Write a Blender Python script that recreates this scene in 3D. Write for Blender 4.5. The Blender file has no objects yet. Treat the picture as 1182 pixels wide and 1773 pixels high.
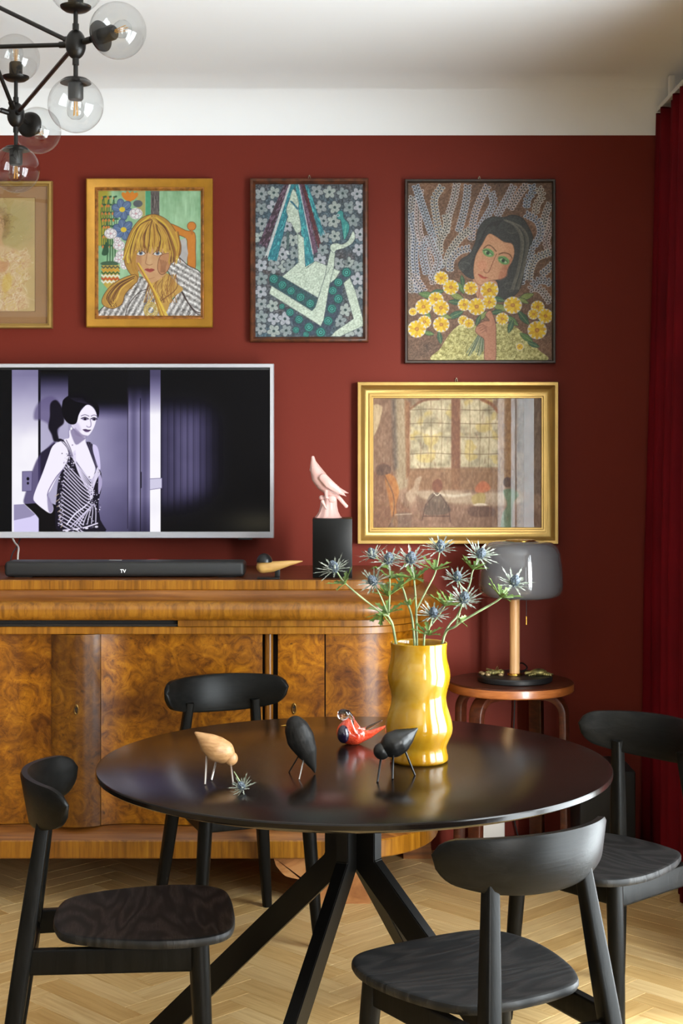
import bpy, bmesh, math, random
import numpy as np
from mathutils import Vector, Matrix, Euler

# ------------------------------------------------------------------ camera, world, lights, exposure
SC = bpy.context.scene
COL = SC.collection
FPX, HORIZ, EYE = 2610.0, 780.0, 1.49
cam_d = bpy.data.cameras.new('camera')
cam = bpy.data.objects.new('camera', cam_d)
COL.objects.link(cam)
cam.location = (0, 0, EYE)
cam.rotation_euler = (math.pi / 2, 0, 0)
cam_d.sensor_fit = 'VERTICAL'
cam_d.sensor_height = 36.0
cam_d.sensor_width = 24.0
cam_d.lens = 36.0 * FPX / 1773.0
cam_d.shift_y = -(886.5 - HORIZ) / 1773.0
cam_d.clip_start = 0.05
SC.camera = cam

EXPOSURE = -0.32
TV_EMIT = 1.0 * 2.0 ** -EXPOSURE
vs = SC.view_settings
vs.view_transform = 'Standard'
vs.look = 'None'
vs.exposure = EXPOSURE
vs.gamma = 1.0
vs.use_curve_mapping = False

world = bpy.data.worlds.new('daylight')
SC.world = world
world.use_nodes = True
bgn = world.node_tree.nodes['Background']
bgn.inputs[0].default_value = (0.80, 0.90, 1.0, 1)
bgn.inputs[1].default_value = 3.0


def area(name, loc, rot, sx, sy, power, col):
    l = bpy.data.lights.new(name, 'AREA')
    l.shape = 'RECTANGLE'
    l.size, l.size_y, l.energy, l.color = sx, sy, power, col
    o = bpy.data.objects.new(name, l)
    COL.objects.link(o)
    o.location, o.rotation_euler = loc, rot
    return o


# daylight standing in the two window openings of the right-hand wall
WALL_Y, WALL_R, WALL_L, WALL_F = 5.62, 1.34, -3.6, -2.4
WIN = [(2.15, 3.95, 0.12, 2.40), (-2.20, 0.70, 0.35, 2.40)]
area('daylight_window_near_table', (WALL_R + 0.16, 3.05, 1.26), (0, math.pi / 2, 0), 2.2, 1.70, 250, (0.89, 0.97, 1.0))
area('daylight_window_near_camera', (WALL_R + 0.16, -0.75, 1.375), (0, math.pi / 2, 0), 2.0, 2.8, 240, (0.89, 0.97, 1.0))

sun = bpy.data.lights.new('low_hazy_sun', 'SUN')        # low, hazy sun slanting in through the window by the table
sun.energy, sun.angle, sun.color = 18.0, math.radians(26), (1.0, 0.97, 0.92)
sun_o = bpy.data.objects.new('low_hazy_sun', sun)
COL.objects.link(sun_o)
sun_o.location = (4, -3, 3)
sun_o.rotation_euler = Vector((-0.31, 0.945, -0.10)).to_track_quat('-Z', 'Y').to_euler()

# ------------------------------------------------------------------ helpers
def P(px, py, d):
    return Vector(((px - 591.0) / FPX * d, d, EYE - (py - HORIZ) / FPX * d))


def lin(c):
    c = np.asarray(c, float) / 255.0
    return np.where(c <= 0.04045, c / 12.92, ((c + 0.055) / 1.055) ** 2.4)


def rgba(c):
    l = lin(c)
    return (float(l[0]), float(l[1]), float(l[2]), 1.0)


def new_mat(name):
    m = bpy.data.materials.new(name)
    m.use_nodes = True
    nt = m.node_tree
    b = nt.nodes['Principled BSDF']
    return m, nt, b


def M(name, col, rough=0.5, metal=0.0, spec=0.5, coat=0.0, bump=0.0, bscale=60.0, vary=0.0, vscale=8.0, sheen=0.0):
    m, nt, b = new_mat(name)
    b.inputs['Base Color'].default_value = rgba(col)
    b.inputs['Roughness'].default_value = rough
    b.inputs['Metallic'].default_value = metal
    b.inputs['Specular IOR Level'].default_value = spec
    b.inputs['Coat Weight'].default_value = coat
    b.inputs['Coat Roughness'].default_value = 0.1
    b.inputs['Sheen Weight'].default_value = sheen
    tc = nt.nodes.new('ShaderNodeTexCoord')
    if vary:
        n = nt.nodes.new('ShaderNodeTexNoise')
        n.inputs['Scale'].default_value = vscale
        n.inputs['Detail'].default_value = 6
        nt.links.new(tc.outputs['Object'], n.inputs['Vector'])
        r = nt.nodes.new('ShaderNodeValToRGB')
        c = np.asarray(col, float)
        r.color_ramp.elements[0].color = rgba(np.clip(c * (1 - vary), 0, 255))
        r.color_ramp.elements[1].color = rgba(np.clip(c * (1 + vary), 0, 255))
        r.color_ramp.elements[0].position = 0.3
        r.color_ramp.elements[1].position = 0.7
        nt.links.new(n.outputs['Fac'], r.inputs['Fac'])
        nt.links.new(r.outputs['Color'], b.inputs['Base Color'])
    if bump:
        n = nt.nodes.new('ShaderNodeTexNoise')
        n.inputs['Scale'].default_value = bscale
        n.inputs['Detail'].default_value = 4
        nt.links.new(tc.outputs['Object'], n.inputs['Vector'])
        bp = nt.nodes.new('ShaderNodeBump')
        bp.inputs['Strength'].default_value = bump
        bp.inputs['Distance'].default_value = 0.004
        nt.links.new(n.outputs['Fac'], bp.inputs['Height'])
        nt.links.new(bp.outputs['Normal'], b.inputs['Normal'])
    return m


def ramp(nt, fac, stops):
    r = nt.nodes.new('ShaderNodeValToRGB')
    e = r.color_ramp.elements
    while len(e) < len(stops):
        e.new(0.5)
    for i, (p, c) in enumerate(stops):
        e[i].position = p
        e[i].color = rgba(c)
    nt.links.new(fac, r.inputs['Fac'])
    return r.outputs['Color']


def mapping(nt, scale, rot=(0, 0, 0), coord='Object'):
    tc = nt.nodes.new('ShaderNodeTexCoord')
    mp = nt.nodes.new('ShaderNodeMapping')
    mp.inputs['Scale'].default_value = scale
    mp.inputs['Rotation'].default_value = rot
    nt.links.new(tc.outputs[coord], mp.inputs['Vector'])
    return mp.outputs['Vector']


def noise(nt, vec, scale, detail=5, rough=0.55, dist=0.0):
    n = nt.nodes.new('ShaderNodeTexNoise')
    n.inputs['Scale'].default_value = scale
    n.inputs['Detail'].default_value = detail
    n.inputs['Roughness'].default_value = rough
    n.inputs['Distortion'].default_value = dist
    nt.links.new(vec, n.inputs['Vector'])
    return n.outputs['Fac']


def mixc(nt, fac, a, b, mode='MIX'):
    n = nt.nodes.new('ShaderNodeMix')
    n.data_type = 'RGBA'
    n.blend_type = mode
    if isinstance(fac, float):
        n.inputs[0].default_value = fac
    else:
        nt.links.new(fac, n.inputs[0])
    for s, v in ((6, a), (7, b)):
        if isinstance(v, tuple):
            n.inputs[s].default_value = v
        else:
            nt.links.new(v, n.inputs[s])
    return n.outputs[2]


def bump(nt, b, height, strength, dist=0.002):
    bp = nt.nodes.new('ShaderNodeBump')
    bp.inputs['Strength'].default_value = strength
    bp.inputs['Distance'].default_value = dist
    nt.links.new(height, bp.inputs['Height'])
    nt.links.new(bp.outputs['Normal'], b.inputs['Normal'])


def grain(name, stops, scale, rough=0.4, bmp=0.15, coat=0.0, nscale=1.0, dist=0.6, detail=6, spec=0.5):
    """straight-grained wood: noise stretched along one axis"""
    m, nt, b = new_mat(name)
    v = mapping(nt, scale)
    f = noise(nt, v, nscale, detail, 0.6, dist)
    nt.links.new(ramp(nt, f, stops), b.inputs['Base Color'])
    b.inputs['Roughness'].default_value = rough
    b.inputs['Coat Weight'].default_value = coat
    b.inputs['Coat Roughness'].default_value = 0.15
    b.inputs['Specular IOR Level'].default_value = spec
    if bmp:
        bump(nt, b, f, bmp)
    return m


def thin_glass(name, tint=(255, 255, 255), rough=0.0, refl=1.0, ior=1.5):
    m = bpy.data.materials.new(name)
    m.use_nodes = True
    nt = m.node_tree
    nt.nodes.clear()
    out = nt.nodes.new('ShaderNodeOutputMaterial')
    tr = nt.nodes.new('ShaderNodeBsdfTransparent')
    tr.inputs[0].default_value = rgba(tint)
    gl = nt.nodes.new('ShaderNodeBsdfGlossy')
    gl.inputs['Roughness'].default_value = rough
    lw = nt.nodes.new('ShaderNodeLayerWeight')
    lw.inputs['Blend'].default_value = 0.5
    pw = nt.nodes.new('ShaderNodeMath')
    pw.operation = 'POWER'
    pw.inputs[1].default_value = 5.0
    nt.links.new(lw.outputs['Facing'], pw.inputs[0])
    f0 = ((ior - 1) / (ior + 1)) ** 2 * 1.6
    mul = nt.nodes.new('ShaderNodeMath')
    mul.operation = 'MULTIPLY_ADD'
    mul.use_clamp = True
    mul.inputs[1].default_value = 0.7 * refl
    mul.inputs[2].default_value = f0 * refl
    nt.links.new(pw.outputs[0], mul.inputs[0])
    mx = nt.nodes.new('ShaderNodeMixShader')
    nt.links.new(mul.outputs[0], mx.inputs[0])
    nt.links.new(tr.outputs[0], mx.inputs[1])
    nt.links.new(gl.outputs[0], mx.inputs[2])
    nt.links.new(mx.outputs[0], out.inputs[0])
    return m


def link(o, parent=None):
    COL.objects.link(o)
    if parent is not None:
        o.parent = parent
    return o


def tag(o, label=None, cat=None, group=None, kind=None):
    if label:
        o['label'] = label
    if cat:
        o['category'] = cat
    if group:
        o['group'] = group
    if kind:
        o['kind'] = kind
    return o


def empty(name, loc=(0, 0, 0), rz=0.0):
    o = bpy.data.objects.new(name, None)
    o.empty_display_size = 0.05
    link(o)
    o.location = loc
    o.rotation_euler = (0, 0, rz)
    return o


def thing(name, label, cat, loc=(0, 0, 0), rz=0.0, group=None):
    return tag(empty(name, loc, rz), label, cat, group)


def obj(name, bm, mat, parent=None, smooth=35, world=True):
    """bmesh -> object; with world=True the bmesh is in world space and is moved into the parent's frame"""
    me = bpy.data.meshes.new(name)
    if isinstance(bm, bpy.types.Mesh):
        me = bm
    else:
        bmesh.ops.recalc_face_normals(bm, faces=bm.faces)
        bm.to_mesh(me)
        bm.free()
    if smooth:
        me.polygons.foreach_set('use_smooth', [True] * len(me.polygons))
        me.set_sharp_from_angle(angle=math.radians(smooth))
    if mat is not None:
        me.materials.append(mat)
    o = bpy.data.objects.new(name, me)
    link(o, parent)
    if world and parent is not None:
        W = Matrix.Identity(4)
        chain = []
        p = parent
        while p is not None:
            chain.append(p)
            p = p.parent
        for p in reversed(chain):
            W = W @ Matrix.Translation(p.location) @ p.rotation_euler.to_matrix().to_4x4()
        me.transform(W.inverted())
    return o


def BM():
    return bmesh.new()


def grid_faces(bm, rows, close_u=False, close_v=False, cap=False):
    """rows: list of lists of points -> quads"""
    vs_ = [[bm.verts.new(p) for p in r] for r in rows]
    n, k = len(vs_), len(vs_[0])
    for i in range(n if close_v else n - 1):
        for j in range(k if close_u else k - 1):
            a, b, c, d = vs_[i][j], vs_[i][(j + 1) % k], vs_[(i + 1) % n][(j + 1) % k], vs_[(i + 1) % n][j]
            bm.faces.new((a, b, c, d))
    if cap:
        bm.faces.new(list(reversed(vs_[0])))
        bm.faces.new(vs_[-1])
    return vs_


def box(bm, lo, hi, bev=0.0, mat4=None, seg=2):
    r = bmesh.ops.create_cube(bm, size=1.0)
    c = [(a + b) / 2 for a, b in zip(lo, hi)]
    s = [abs(b - a) for a, b in zip(lo, hi)]
    T = Matrix.Translation(c) @ Matrix.Diagonal((*s, 1))
    if mat4 is not None:
        T = mat4 @ T
    bmesh.ops.transform(bm, matrix=T, verts=r['verts'])
    if bev:
        ed = list({e for v in r['verts'] for e in v.link_edges})
        bmesh.ops.bevel(bm, geom=ed, offset=bev, segments=seg, affect='EDGES', profile=0.5)
    return bm


def lathe(bm, prof, center=(0, 0, 0), n=48, axis=None):
    """prof: (r, z) pairs; r = 0 closes"""
    R = Matrix.Identity(3)
    if axis is not None:
        R = Vector((0, 0, 1)).rotation_difference(Vector(axis).normalized()).to_matrix()
    c = Vector(center)
    rings = []
    for r, z in prof:
        if r < 1e-6:
            rings.append([bm.verts.new(c + R @ Vector((0, 0, z)))])
        else:
            rings.append([bm.verts.new(c + R @ Vector((r * math.cos(2 * math.pi * i / n), r * math.sin(2 * math.pi * i / n), z))) for i in range(n)])
    for a, b in zip(rings, rings[1:]):
        for i in range(n):
            j = (i + 1) % n
            if len(a) == 1 and len(b) == 1:
                continue
            if len(a) == 1:
                bm.faces.new((a[0], b[i], b[j]))
            elif len(b) == 1:
                bm.faces.new((a[i], a[j], b[0]))
            else:
                bm.faces.new((a[i], a[j], b[j], b[i]))
    return bm


def tube(bm, pts, rad, n=10, cap=True, sect=None, up=Vector((0, 0, 1))):
    """sweep a circle (or sect: list of (u, v) unit offsets) along pts; rad scalar or list"""
    pts = [Vector(p) for p in pts]
    m = len(pts)
    rad = [rad] * m if isinstance(rad, (int, float)) else rad
    rows = []
    prev = None
    for i, p in enumerate(pts):
        t = (pts[min(i + 1, m - 1)] - pts[max(i - 1, 0)]).normalized()
        if prev is None:
            u = up if abs(t.dot(up)) < 0.95 else Vector((0, 1, 0))
            a = t.cross(u).normalized()
        else:
            a = (prev - t * prev.dot(t)).normalized()
        prev = a
        b = t.cross(a).normalized()
        r = rad[i]
        if sect is None:
            rows.append([p + (a * math.cos(2 * math.pi * k / n) + b * math.sin(2 * math.pi * k / n)) * r for k in range(n)])
        else:
            rows.append([p + (a * x + b * y) * r for x, y in sect])
    grid_faces(bm, rows, close_u=True, cap=cap)
    return bm


def crv(pts, n=8):
    """Catmull-Rom through points (2D or 3D arrays)"""
    p = np.asarray(pts, float)
    q = np.vstack([2 * p[0] - p[1], p, 2 * p[-1] - p[-2]])
    out = []
    for i in range(1, len(q) - 2):
        a, b, c, d = q[i - 1], q[i], q[i + 1], q[i + 2]
        for t in np.linspace(0, 1, n, endpoint=False):
            out.append(0.5 * ((2 * b) + (c - a) * t + (2 * a - 5 * b + 4 * c - d) * t * t + (3 * b - a - 3 * c + d) * t ** 3))
    out.append(p[-1])
    return np.array(out)


def ccrv(pts, n=6):
    """closed Catmull-Rom"""
    p = np.asarray(pts, float)
    k = len(p)
    out = []
    for i in range(k):
        a, b, c, d = p[(i - 1) % k], p[i], p[(i + 1) % k], p[(i + 2) % k]
        for t in np.linspace(0, 1, n, endpoint=False):
            out.append(0.5 * ((2 * b) + (c - a) * t + (2 * a - 5 * b + 4 * c - d) * t * t + (3 * b - a - 3 * c + d) * t ** 3))
    return np.array(out)


def rsq(n=4, k=0.3):
    """rounded-square section of unit half-size"""
    out = []
    for cx, cy, a0 in ((1, 1, 0), (-1, 1, 90), (-1, -1, 180), (1, -1, 270)):
        for i in range(n):
            a = math.radians(a0 + 90 * i / (n - 1))
            out.append((cx * (1 - k) + k * math.cos(a), cy * (1 - k) + k * math.sin(a)))
    return out


def ball(bm, c, r, rot=None, sub=3):
    """ellipsoid"""
    res = bmesh.ops.create_icosphere(bm, subdivisions=sub, radius=1.0)
    r = (r, r, r) if isinstance(r, (int, float)) else r
    T = Matrix.Translation(c) @ (rot.to_matrix().to_4x4() if rot is not None else Matrix.Identity(4)) @ Matrix.Diagonal((*r, 1))
    bmesh.ops.transform(bm, matrix=T, verts=res['verts'])


def chain(bm, p0, p1, r0, r1, n=6, flat=1.0):
    p0, p1 = Vector(p0), Vector(p1)
    for i in range(n):
        t = i / (n - 1)
        r = r0 + (r1 - r0) * t
        ball(bm, p0.lerp(p1, t), (r, r * flat, r), sub=3)


def blob(bm, voxel, smooth_it=6):
    """fuse overlapping shapes into one smooth continuous skin"""
    me = bpy.data.meshes.new('tmp')
    bm.to_mesh(me)
    bm.free()
    o = bpy.data.objects.new('tmp', me)
    COL.objects.link(o)
    r = o.modifiers.new('r', 'REMESH')
    r.mode = 'VOXEL'
    r.voxel_size = voxel
    s = o.modifiers.new('s', 'SMOOTH')
    s.factor = 0.5
    s.iterations = smooth_it * 2
    dg = bpy.context.evaluated_depsgraph_get()
    dg.update()
    out = bpy.data.meshes.new_from_object(o.evaluated_get(dg))
    bpy.data.objects.remove(o)
    bpy.data.meshes.remove(me)
    return out


def copy_tree(o, parent=None):
    c = o.copy()
    COL.objects.link(c)
    if parent is not None:
        c.parent = parent
    for ch in list(o.children):
        copy_tree(ch, c)
    return c


# ------------------------------------------------------------------ materials
m_wall = M('red_wall_paint', (110, 39, 27), 0.55, spec=0.15, bump=0.05, bscale=120)
m_white = M('ceiling_paint', (244, 246, 248), 0.85, bump=0.03, bscale=40)
m_plain = M('pale_wall_paint', (138, 134, 130), 0.8, bump=0.03, bscale=60)
m_black_rough = M('matt_black', (18, 18, 18), 0.5)
m_black_metal = M('black_metal', (20, 19, 18), 0.38, metal=0.2)
m_brass = M('brass', (190, 150, 70), 0.25, metal=1.0)
m_gold = M('gold_leaf_frame', (182, 150, 86), 0.36, metal=0.7, bump=0.05, bscale=90, vary=0.04, vscale=12)
m_gold_dull = M('dull_gold_frame', (178, 128, 40), 0.45, metal=0.4, bump=0.08, bscale=160, vary=0.05, vscale=20)
m_gold_dark = M('bronze_frame_fillet', (150, 96, 40), 0.5, metal=0.3, bump=0.15, bscale=140, vary=0.25, vscale=60)
m_glass = thin_glass('clear_glass')
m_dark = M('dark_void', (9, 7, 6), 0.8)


def black_wood(name, scale, lo=(8, 8, 7), hi=(21, 20, 18), rough=0.38, bmp=0.25, dist=0.8, spec=0.12):
    return grain(name, [(0.35, lo), (0.75, hi)], scale, rough, bmp, nscale=1.0, dist=dist, detail=7, spec=spec)


m_chair = black_wood('black_stained_ash', (60, 60, 6))
m_chair_h = black_wood('black_stained_ash_bent', (5, 60, 90), rough=0.38, spec=0.15)
m_table_leg = M('black_powder_coated_steel', (10, 9, 8), 0.36, spec=0.2, bump=0.05, bscale=300)


def seat_mat():
    m, nt, b = new_mat('black_ash_seat')
    v = mapping(nt, (1, 1, 1))
    big = noise(nt, mapping(nt, (1.7, 6.5, 2.0)), 1.0, 3, 0.45, 0.5)
    sn = nt.nodes.new('ShaderNodeMath')
    sn.operation = 'MULTIPLY'
    sn.inputs[1].default_value = 70.0
    nt.links.new(big, sn.inputs[0])
    si = nt.nodes.new('ShaderNodeMath')
    si.operation = 'SINE'
    nt.links.new(sn.outputs[0], si.inputs[0])
    w = nt.nodes.new('ShaderNodeMapRange')
    w.inputs[1].default_value = -1.0
    w.inputs[2].default_value = 0.9
    nt.links.new(si.outputs[0], w.inputs[0])
    fine = noise(nt, mapping(nt, (26, 240, 30)), 1.0, 5, 0.6, 0.3)
    mul = nt.nodes.new('ShaderNodeMath')
    mul.operation = 'MULTIPLY'
    nt.links.new(w.outputs[0], mul.inputs[0])
    nt.links.new(fine, mul.inputs[1])
    nt.links.new(ramp(nt, mul.outputs[0], [(0.05, (6, 6, 6)), (0.6, (34, 33, 32))]), b.inputs['Base Color'])
    rr = nt.nodes.new('ShaderNodeMapRange')
    rr.inputs[3].default_value = 0.62
    rr.inputs[4].default_value = 0.36
    nt.links.new(mul.outputs[0], rr.inputs[0])
    nt.links.new(rr.outputs[0], b.inputs['Roughness'])
    b.inputs['Specular IOR Level'].default_value = 0.35
    bump(nt, b, mul.outputs[0], 0.8, 0.002)
    return m


m_seat = seat_mat()


def tabletop_mat():
    m, nt, b = new_mat('black_oak_tabletop')
    fine = noise(nt, mapping(nt, (14, 300, 14), (0, 0, 0.5)), 1.0, 6, 0.65, 0.8)
    big = noise(nt, mapping(nt, (1.5, 14, 1), (0, 0, 0.5)), 1.0, 4, 0.5, 1.2)
    nt.links.new(ramp(nt, big, [(0.3, (14, 10, 8)), (0.7, (23, 16, 13))]), b.inputs['Base Color'])
    b.inputs['Roughness'].default_value = 0.17
    b.inputs['Specular IOR Level'].default_value = 0.3
    bump(nt, b, fine, 0.07, 0.0012)
    return m


m_tabletop = tabletop_mat()


def burl(name, seed, dark=0.0, warm=0.0):
    m, nt, b = new_mat(name)
    tc = nt.nodes.new('ShaderNodeTexCoord')
    mp = nt.nodes.new('ShaderNodeMapping')
    mp.inputs['Location'].default_value = (seed * 3.7, seed * 1.3, seed * 2.1)
    nt.links.new(tc.outputs['Object'], mp.inputs['Vector'])
    v = mp.outputs['Vector']
    cloud = noise(nt, v, 4.2, 4, 0.55, 0.8)
    swirl = noise(nt, v, 17.0, 9, 0.66, 1.9)
    fine = noise(nt, v, 42.0, 6, 0.7, 3.2)
    d = 1.0 - dark
    base = ramp(nt, swirl, [(0.28, np.array((72, 36, 0)) * d), (0.42, np.array((124, 73, 2)) * d), (0.55, np.array((154, 98, 8)) * d), (0.75, np.array((184, 127, 26)) * d)])
    shade = ramp(nt, cloud, [(0.33, (140, 108, 82)), (0.6, (255, 246, 226))])
    c = mixc(nt, 0.85, base, shade, 'MULTIPLY')
    vein = ramp(nt, fine, [(0.30, (70, 34, 14)), (0.44, (255, 255, 255))])
    c = mixc(nt, 0.55, c, vein, 'MULTIPLY')
    vo = nt.nodes.new('ShaderNodeTexVoronoi')
    vo.inputs['Scale'].default_value = 38
    mp2 = mixc(nt, 0.06, v, noise_color(nt, v, 9.0))
    nt.links.new(mp2, vo.inputs['Vector'])
    eyes = ramp(nt, vo.outputs['Distance'], [(0.05, (50, 22, 8)), (0.2, (255, 255, 255))])
    gate = ramp(nt, noise(nt, v, 7.0, 3), [(0.5, (0, 0, 0)), (0.62, (255, 255, 255))])
    eyes2 = mixc(nt, gate, (1, 1, 1, 1), eyes)
    c = mixc(nt, 0.8, c, eyes2, 'MULTIPLY')
    nt.links.new(c, b.inputs['Base Color'])
    b.inputs['Roughness'].default_value = 0.36
    b.inputs['Coat Weight'].default_value = 0.12
    b.inputs['Specular IOR Level'].default_value = 0.35
    b.inputs['Coat Roughness'].default_value = 0.2
    bump(nt, b, swirl, 0.05, 0.001)
    return m


def noise_color(nt, v, s):
    n = nt.nodes.new('ShaderNodeTexNoise')
    n.inputs['Scale'].default_value = s
    n.inputs['Detail'].default_value = 3
    nt.links.new(v, n.inputs['Vector'])
    return n.outputs['Color']


m_burl = [burl('burl_walnut_veneer_%s' % 'abcd'[i], i + 1, (0.0, 0.22, 0.0, -0.06)[i]) for i in range(4)]


def veneer(name, scale, stops, coat=0.25):
    m, nt, b = new_mat(name)
    f = noise(nt, mapping(nt, scale), 1.0, 7, 0.65, 0.7)
    g = noise(nt, mapping(nt, (2.2, 2.2, 2.2)), 1.0, 3, 0.5, 0.4)
    c = ramp(nt, f, stops)
    s = ramp(nt, g, [(0.3, (165, 140, 115)), (0.65, (255, 250, 240))])
    nt.links.new(mixc(nt, 0.8, c, s, 'MULTIPLY'), b.inputs['Base Color'])
    b.inputs['Roughness'].default_value = 0.33
    b.inputs['Coat Weight'].default_value = coat
    b.inputs['Coat Roughness'].default_value = 0.2
    return m


m_ven_v = veneer('walnut_veneer_upright_grain', (55, 55, 3.0), [(0.25, (88, 50, 4)), (0.5, (150, 97, 18)), (0.78, (184, 130, 38))])
m_ven_h = veneer('walnut_veneer_long_grain', (2.0, 40, 60), [(0.25, (72, 38, 14)), (0.5, (128, 78, 30)), (0.78, (168, 112, 52))])
m_ven_dark = veneer('walnut_veneer_dark_top', (2.0, 30, 60), [(0.25, (66, 32, 14)), (0.5, (106, 58, 24)), (0.78, (140, 84, 38))])
m_ven_pale = veneer('walnut_veneer_foot', (9, 9, 16), [(0.25, (120, 70, 36)), (0.5, (178, 122, 74)), (0.78, (205, 155, 104))])

# ------------------------------------------------------------------ structure: floor, walls, ceiling with cove, windows
def plane_box(name, lo, hi, mat):
    return tag(obj(name, box(BM(), lo, hi), mat, smooth=0), kind='structure')


floor = tag(empty('floor'), kind='structure')
obj('subfloor', box(BM(), (WALL_L - .1, WALL_F - .1, -0.07), (WALL_R + .1, WALL_Y + .1, -0.012)), M('subfloor_dark', (60, 42, 22), 0.9), floor, smooth=0)


def plank_mat(name, island):
    m, nt, b = new_mat(name)
    if island:
        g = nt.nodes.new('ShaderNodeNewGeometry')
        rnd = g.outputs['Random Per Island']
        v = mapping(nt, (7, 7, 7))
    else:
        oi = nt.nodes.new('ShaderNodeObjectInfo')
        rnd = oi.outputs['Random']
        tc = nt.nodes.new('ShaderNodeTexCoord')
        add = nt.nodes.new('ShaderNodeVectorMath')
        add.operation = 'MULTIPLY_ADD'
        add.inputs[1].default_value = (4, 70, 4)
        mm = nt.nodes.new('ShaderNodeMath')
        mm.operation = 'MULTIPLY'
        mm.inputs[1].default_value = 57.0
        nt.links.new(rnd, mm.inputs[0])
        nt.links.new(tc.outputs['Object'], add.inputs[0])
        nt.links.new(mm.outputs[0], add.inputs[2])
        v = add.outputs[0]
    f = noise(nt, v, 1.0, 6, 0.6, 1.0)
    tone = ramp(nt, rnd, [(0.0, (202, 166, 108)), (0.35, (216, 184, 128)), (0.7, (224, 195, 142)), (1.0, (210, 175, 116))])
    streak = ramp(nt, f, [(0.3, (214, 192, 160)), (0.6, (255, 253, 248))])
    nt.links.new(mixc(nt, 0.7, tone, streak, 'MULTIPLY'), b.inputs['Base Color'])
    b.inputs['Roughness'].default_value = 0.36
    bump(nt, b, f, 0.04, 0.001)
    return m


m_plank = plank_mat('oak_parquet', False)
m_plank_far = plank_mat('oak_parquet_rest', True)
PL, PWD = 0.385, 0.077            # parquet block, laid herringbone at 45 degrees
pbm = BM()
box(pbm, (-PL / 2 + .0006, -PWD / 2 + .0006, -0.012), (PL / 2 - .0006, PWD / 2 - .0006, 0.0), 0.0008, seg=1)
plank_me = bpy.data.meshes.new('plank')
pbm.to_mesh(plank_me)
pbm.free()
plank_me.materials.append(m_plank)
near, far = [], []
ratio = 5
c45 = math.cos(math.pi / 4)
for i in range(-90, 90):
    for j in range(-26, 26):
        # herringbone: unit cells of width PWD, pairs of perpendicular blocks
        for kind in (0, 1):
            u = i + (j * 2 * ratio)
            if kind == 0:
                a, b_ = u + ratio / 2.0, i + 0.5
                ang = 0.0
            else:
                a, b_ = u + ratio + 0.5, i + 1 - ratio / 2.0 + 0.0
                ang = math.pi / 2
            x0, y0 = a * PWD, b_ * PWD
            x = (x0 - y0) * c45 + 0.02
            y = (x0 + y0) * c45 + 3.0
            if not (WALL_L + 0.1 < x < WALL_R + 0.05 and WALL_F + 0.1 < y < WALL_Y + 0.05):
                continue
            dpx = (x / max(y, 0.1)) * FPX + 591
            if 3.75 < y < 5.56 and -60 < dpx < 1240 and x < WALL_R - 0.05:
                near.append((x, y, ang + math.pi / 4))
            else:
                far.append((x, y, ang + math.pi / 4))
cen = (0.2, 4.4)
near.sort(key=lambda t: (t[1]))
extra = near[290:]
near = near[:290]
far += extra
for x, y, a in near:
    o = bpy.data.objects.new('plank', plank_me)
    link(o, floor)
    o.location = (x, y, 0)
    o.rotation_euler = (0, 0, a)
fb = BM()
for x, y, a in far:
    box(fb, (-PL / 2 + .0006, -PWD / 2 + .0006, -0.012), (PL / 2 - .0006, PWD / 2 - .0006, 0.0), 0, Matrix.Translation((x, y, 0)) @ Matrix.Rotation(a, 4, 'Z'))
tag(obj('remaining_parquet', fb, m_plank_far, floor, smooth=0), kind='stuff')

COVE0, CEIL, CR = 2.665, 2.85, 0.185
plane_box('wall_back', (WALL_L, WALL_Y, -.06), (WALL_R + 0.2, WALL_Y + 0.12, COVE0), m_wall)
plane_box('wall_left', (WALL_L - 0.12, WALL_F, -.06), (WALL_L, WALL_Y, CEIL), m_plain)
plane_box('wall_front', (WALL_L, WALL_F - 0.12, -.06), (WALL_R + 0.2, WALL_F, CEIL), M('dim_rear_wall_paint', (84, 74, 68), 0.8))
wr = BM()
ys = [WALL_F, WIN[1][0], WIN[1][1], WIN[0][0], WIN[0][1], WALL_Y]
for k in range(5):
    y0, y1 = ys[k], ys[k + 1]
    w = WIN[1] if k == 1 else WIN[0] if k == 3 else None
    if w is None:
        box(wr, (WALL_R, y0, -.06), (WALL_R + 0.12, y1, COVE0))
    else:
        box(wr, (WALL_R, y0, -.06), (WALL_R + 0.12, y1, w[2]))
        box(wr, (WALL_R, y0, w[3]), (WALL_R + 0.12, y1, COVE0))
tag(obj('wall_right', wr, M('grey_wall_paint', (150, 142, 136), 0.8), smooth=0), kind='structure')
# unseen slab added outside to block the low sun from the near-camera window
plane_box('wall_sun_block', (WALL_R + 0.12, -2.75, -0.06), (WALL_R + 1.25, -2.6, CEIL + 0.4), m_plain)
m_frame_white = M('white_window_paint', (225, 224, 220), 0.45)
for k, (y0, y1, z0, z1) in enumerate(WIN):
    w = tag(empty('window_%d' % (k + 1), (WALL_R + 0.07, (y0 + y1) / 2, z0)), kind='structure')
    b = BM()
    x0, x1 = WALL_R + 0.04, WALL_R + 0.10
    ym = (y0 + y1) / 2
    for lo, hi in (((x0, y0, z0), (x1, y0 + .06, z1)), ((x0, y1 - .06, z0), (x1, y1, z1)), ((x0, ym - .05, z0 + .06), (x1, ym + .05, z1 - .06)),
                   ((x0, y0 + .06, z0), (x1, y1 - .06, z0 + .06)), ((x0, y0 + .06, z1 - .06), (x1, y1 - .06, z1))):
        box(b, lo, hi, 0.004)
    obj('window_frame', b, m_frame_white, w)
    obj('window_sill', box(BM(), (WALL_R - 0.10, y0 - .05, z0 - .04), (WALL_R + .04, y1 + .05, z0 - .001), 0.006), m_frame_white, w)
    for a0, a1 in ((y0 + .06, ym - .05), (ym + .05, y1 - .06)):
        obj('pane', box(BM(), (WALL_R + .068, a0, z0 + .06), (WALL_R + .072, a1, z1 - .06)), m_glass, w, smooth=0)

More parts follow.
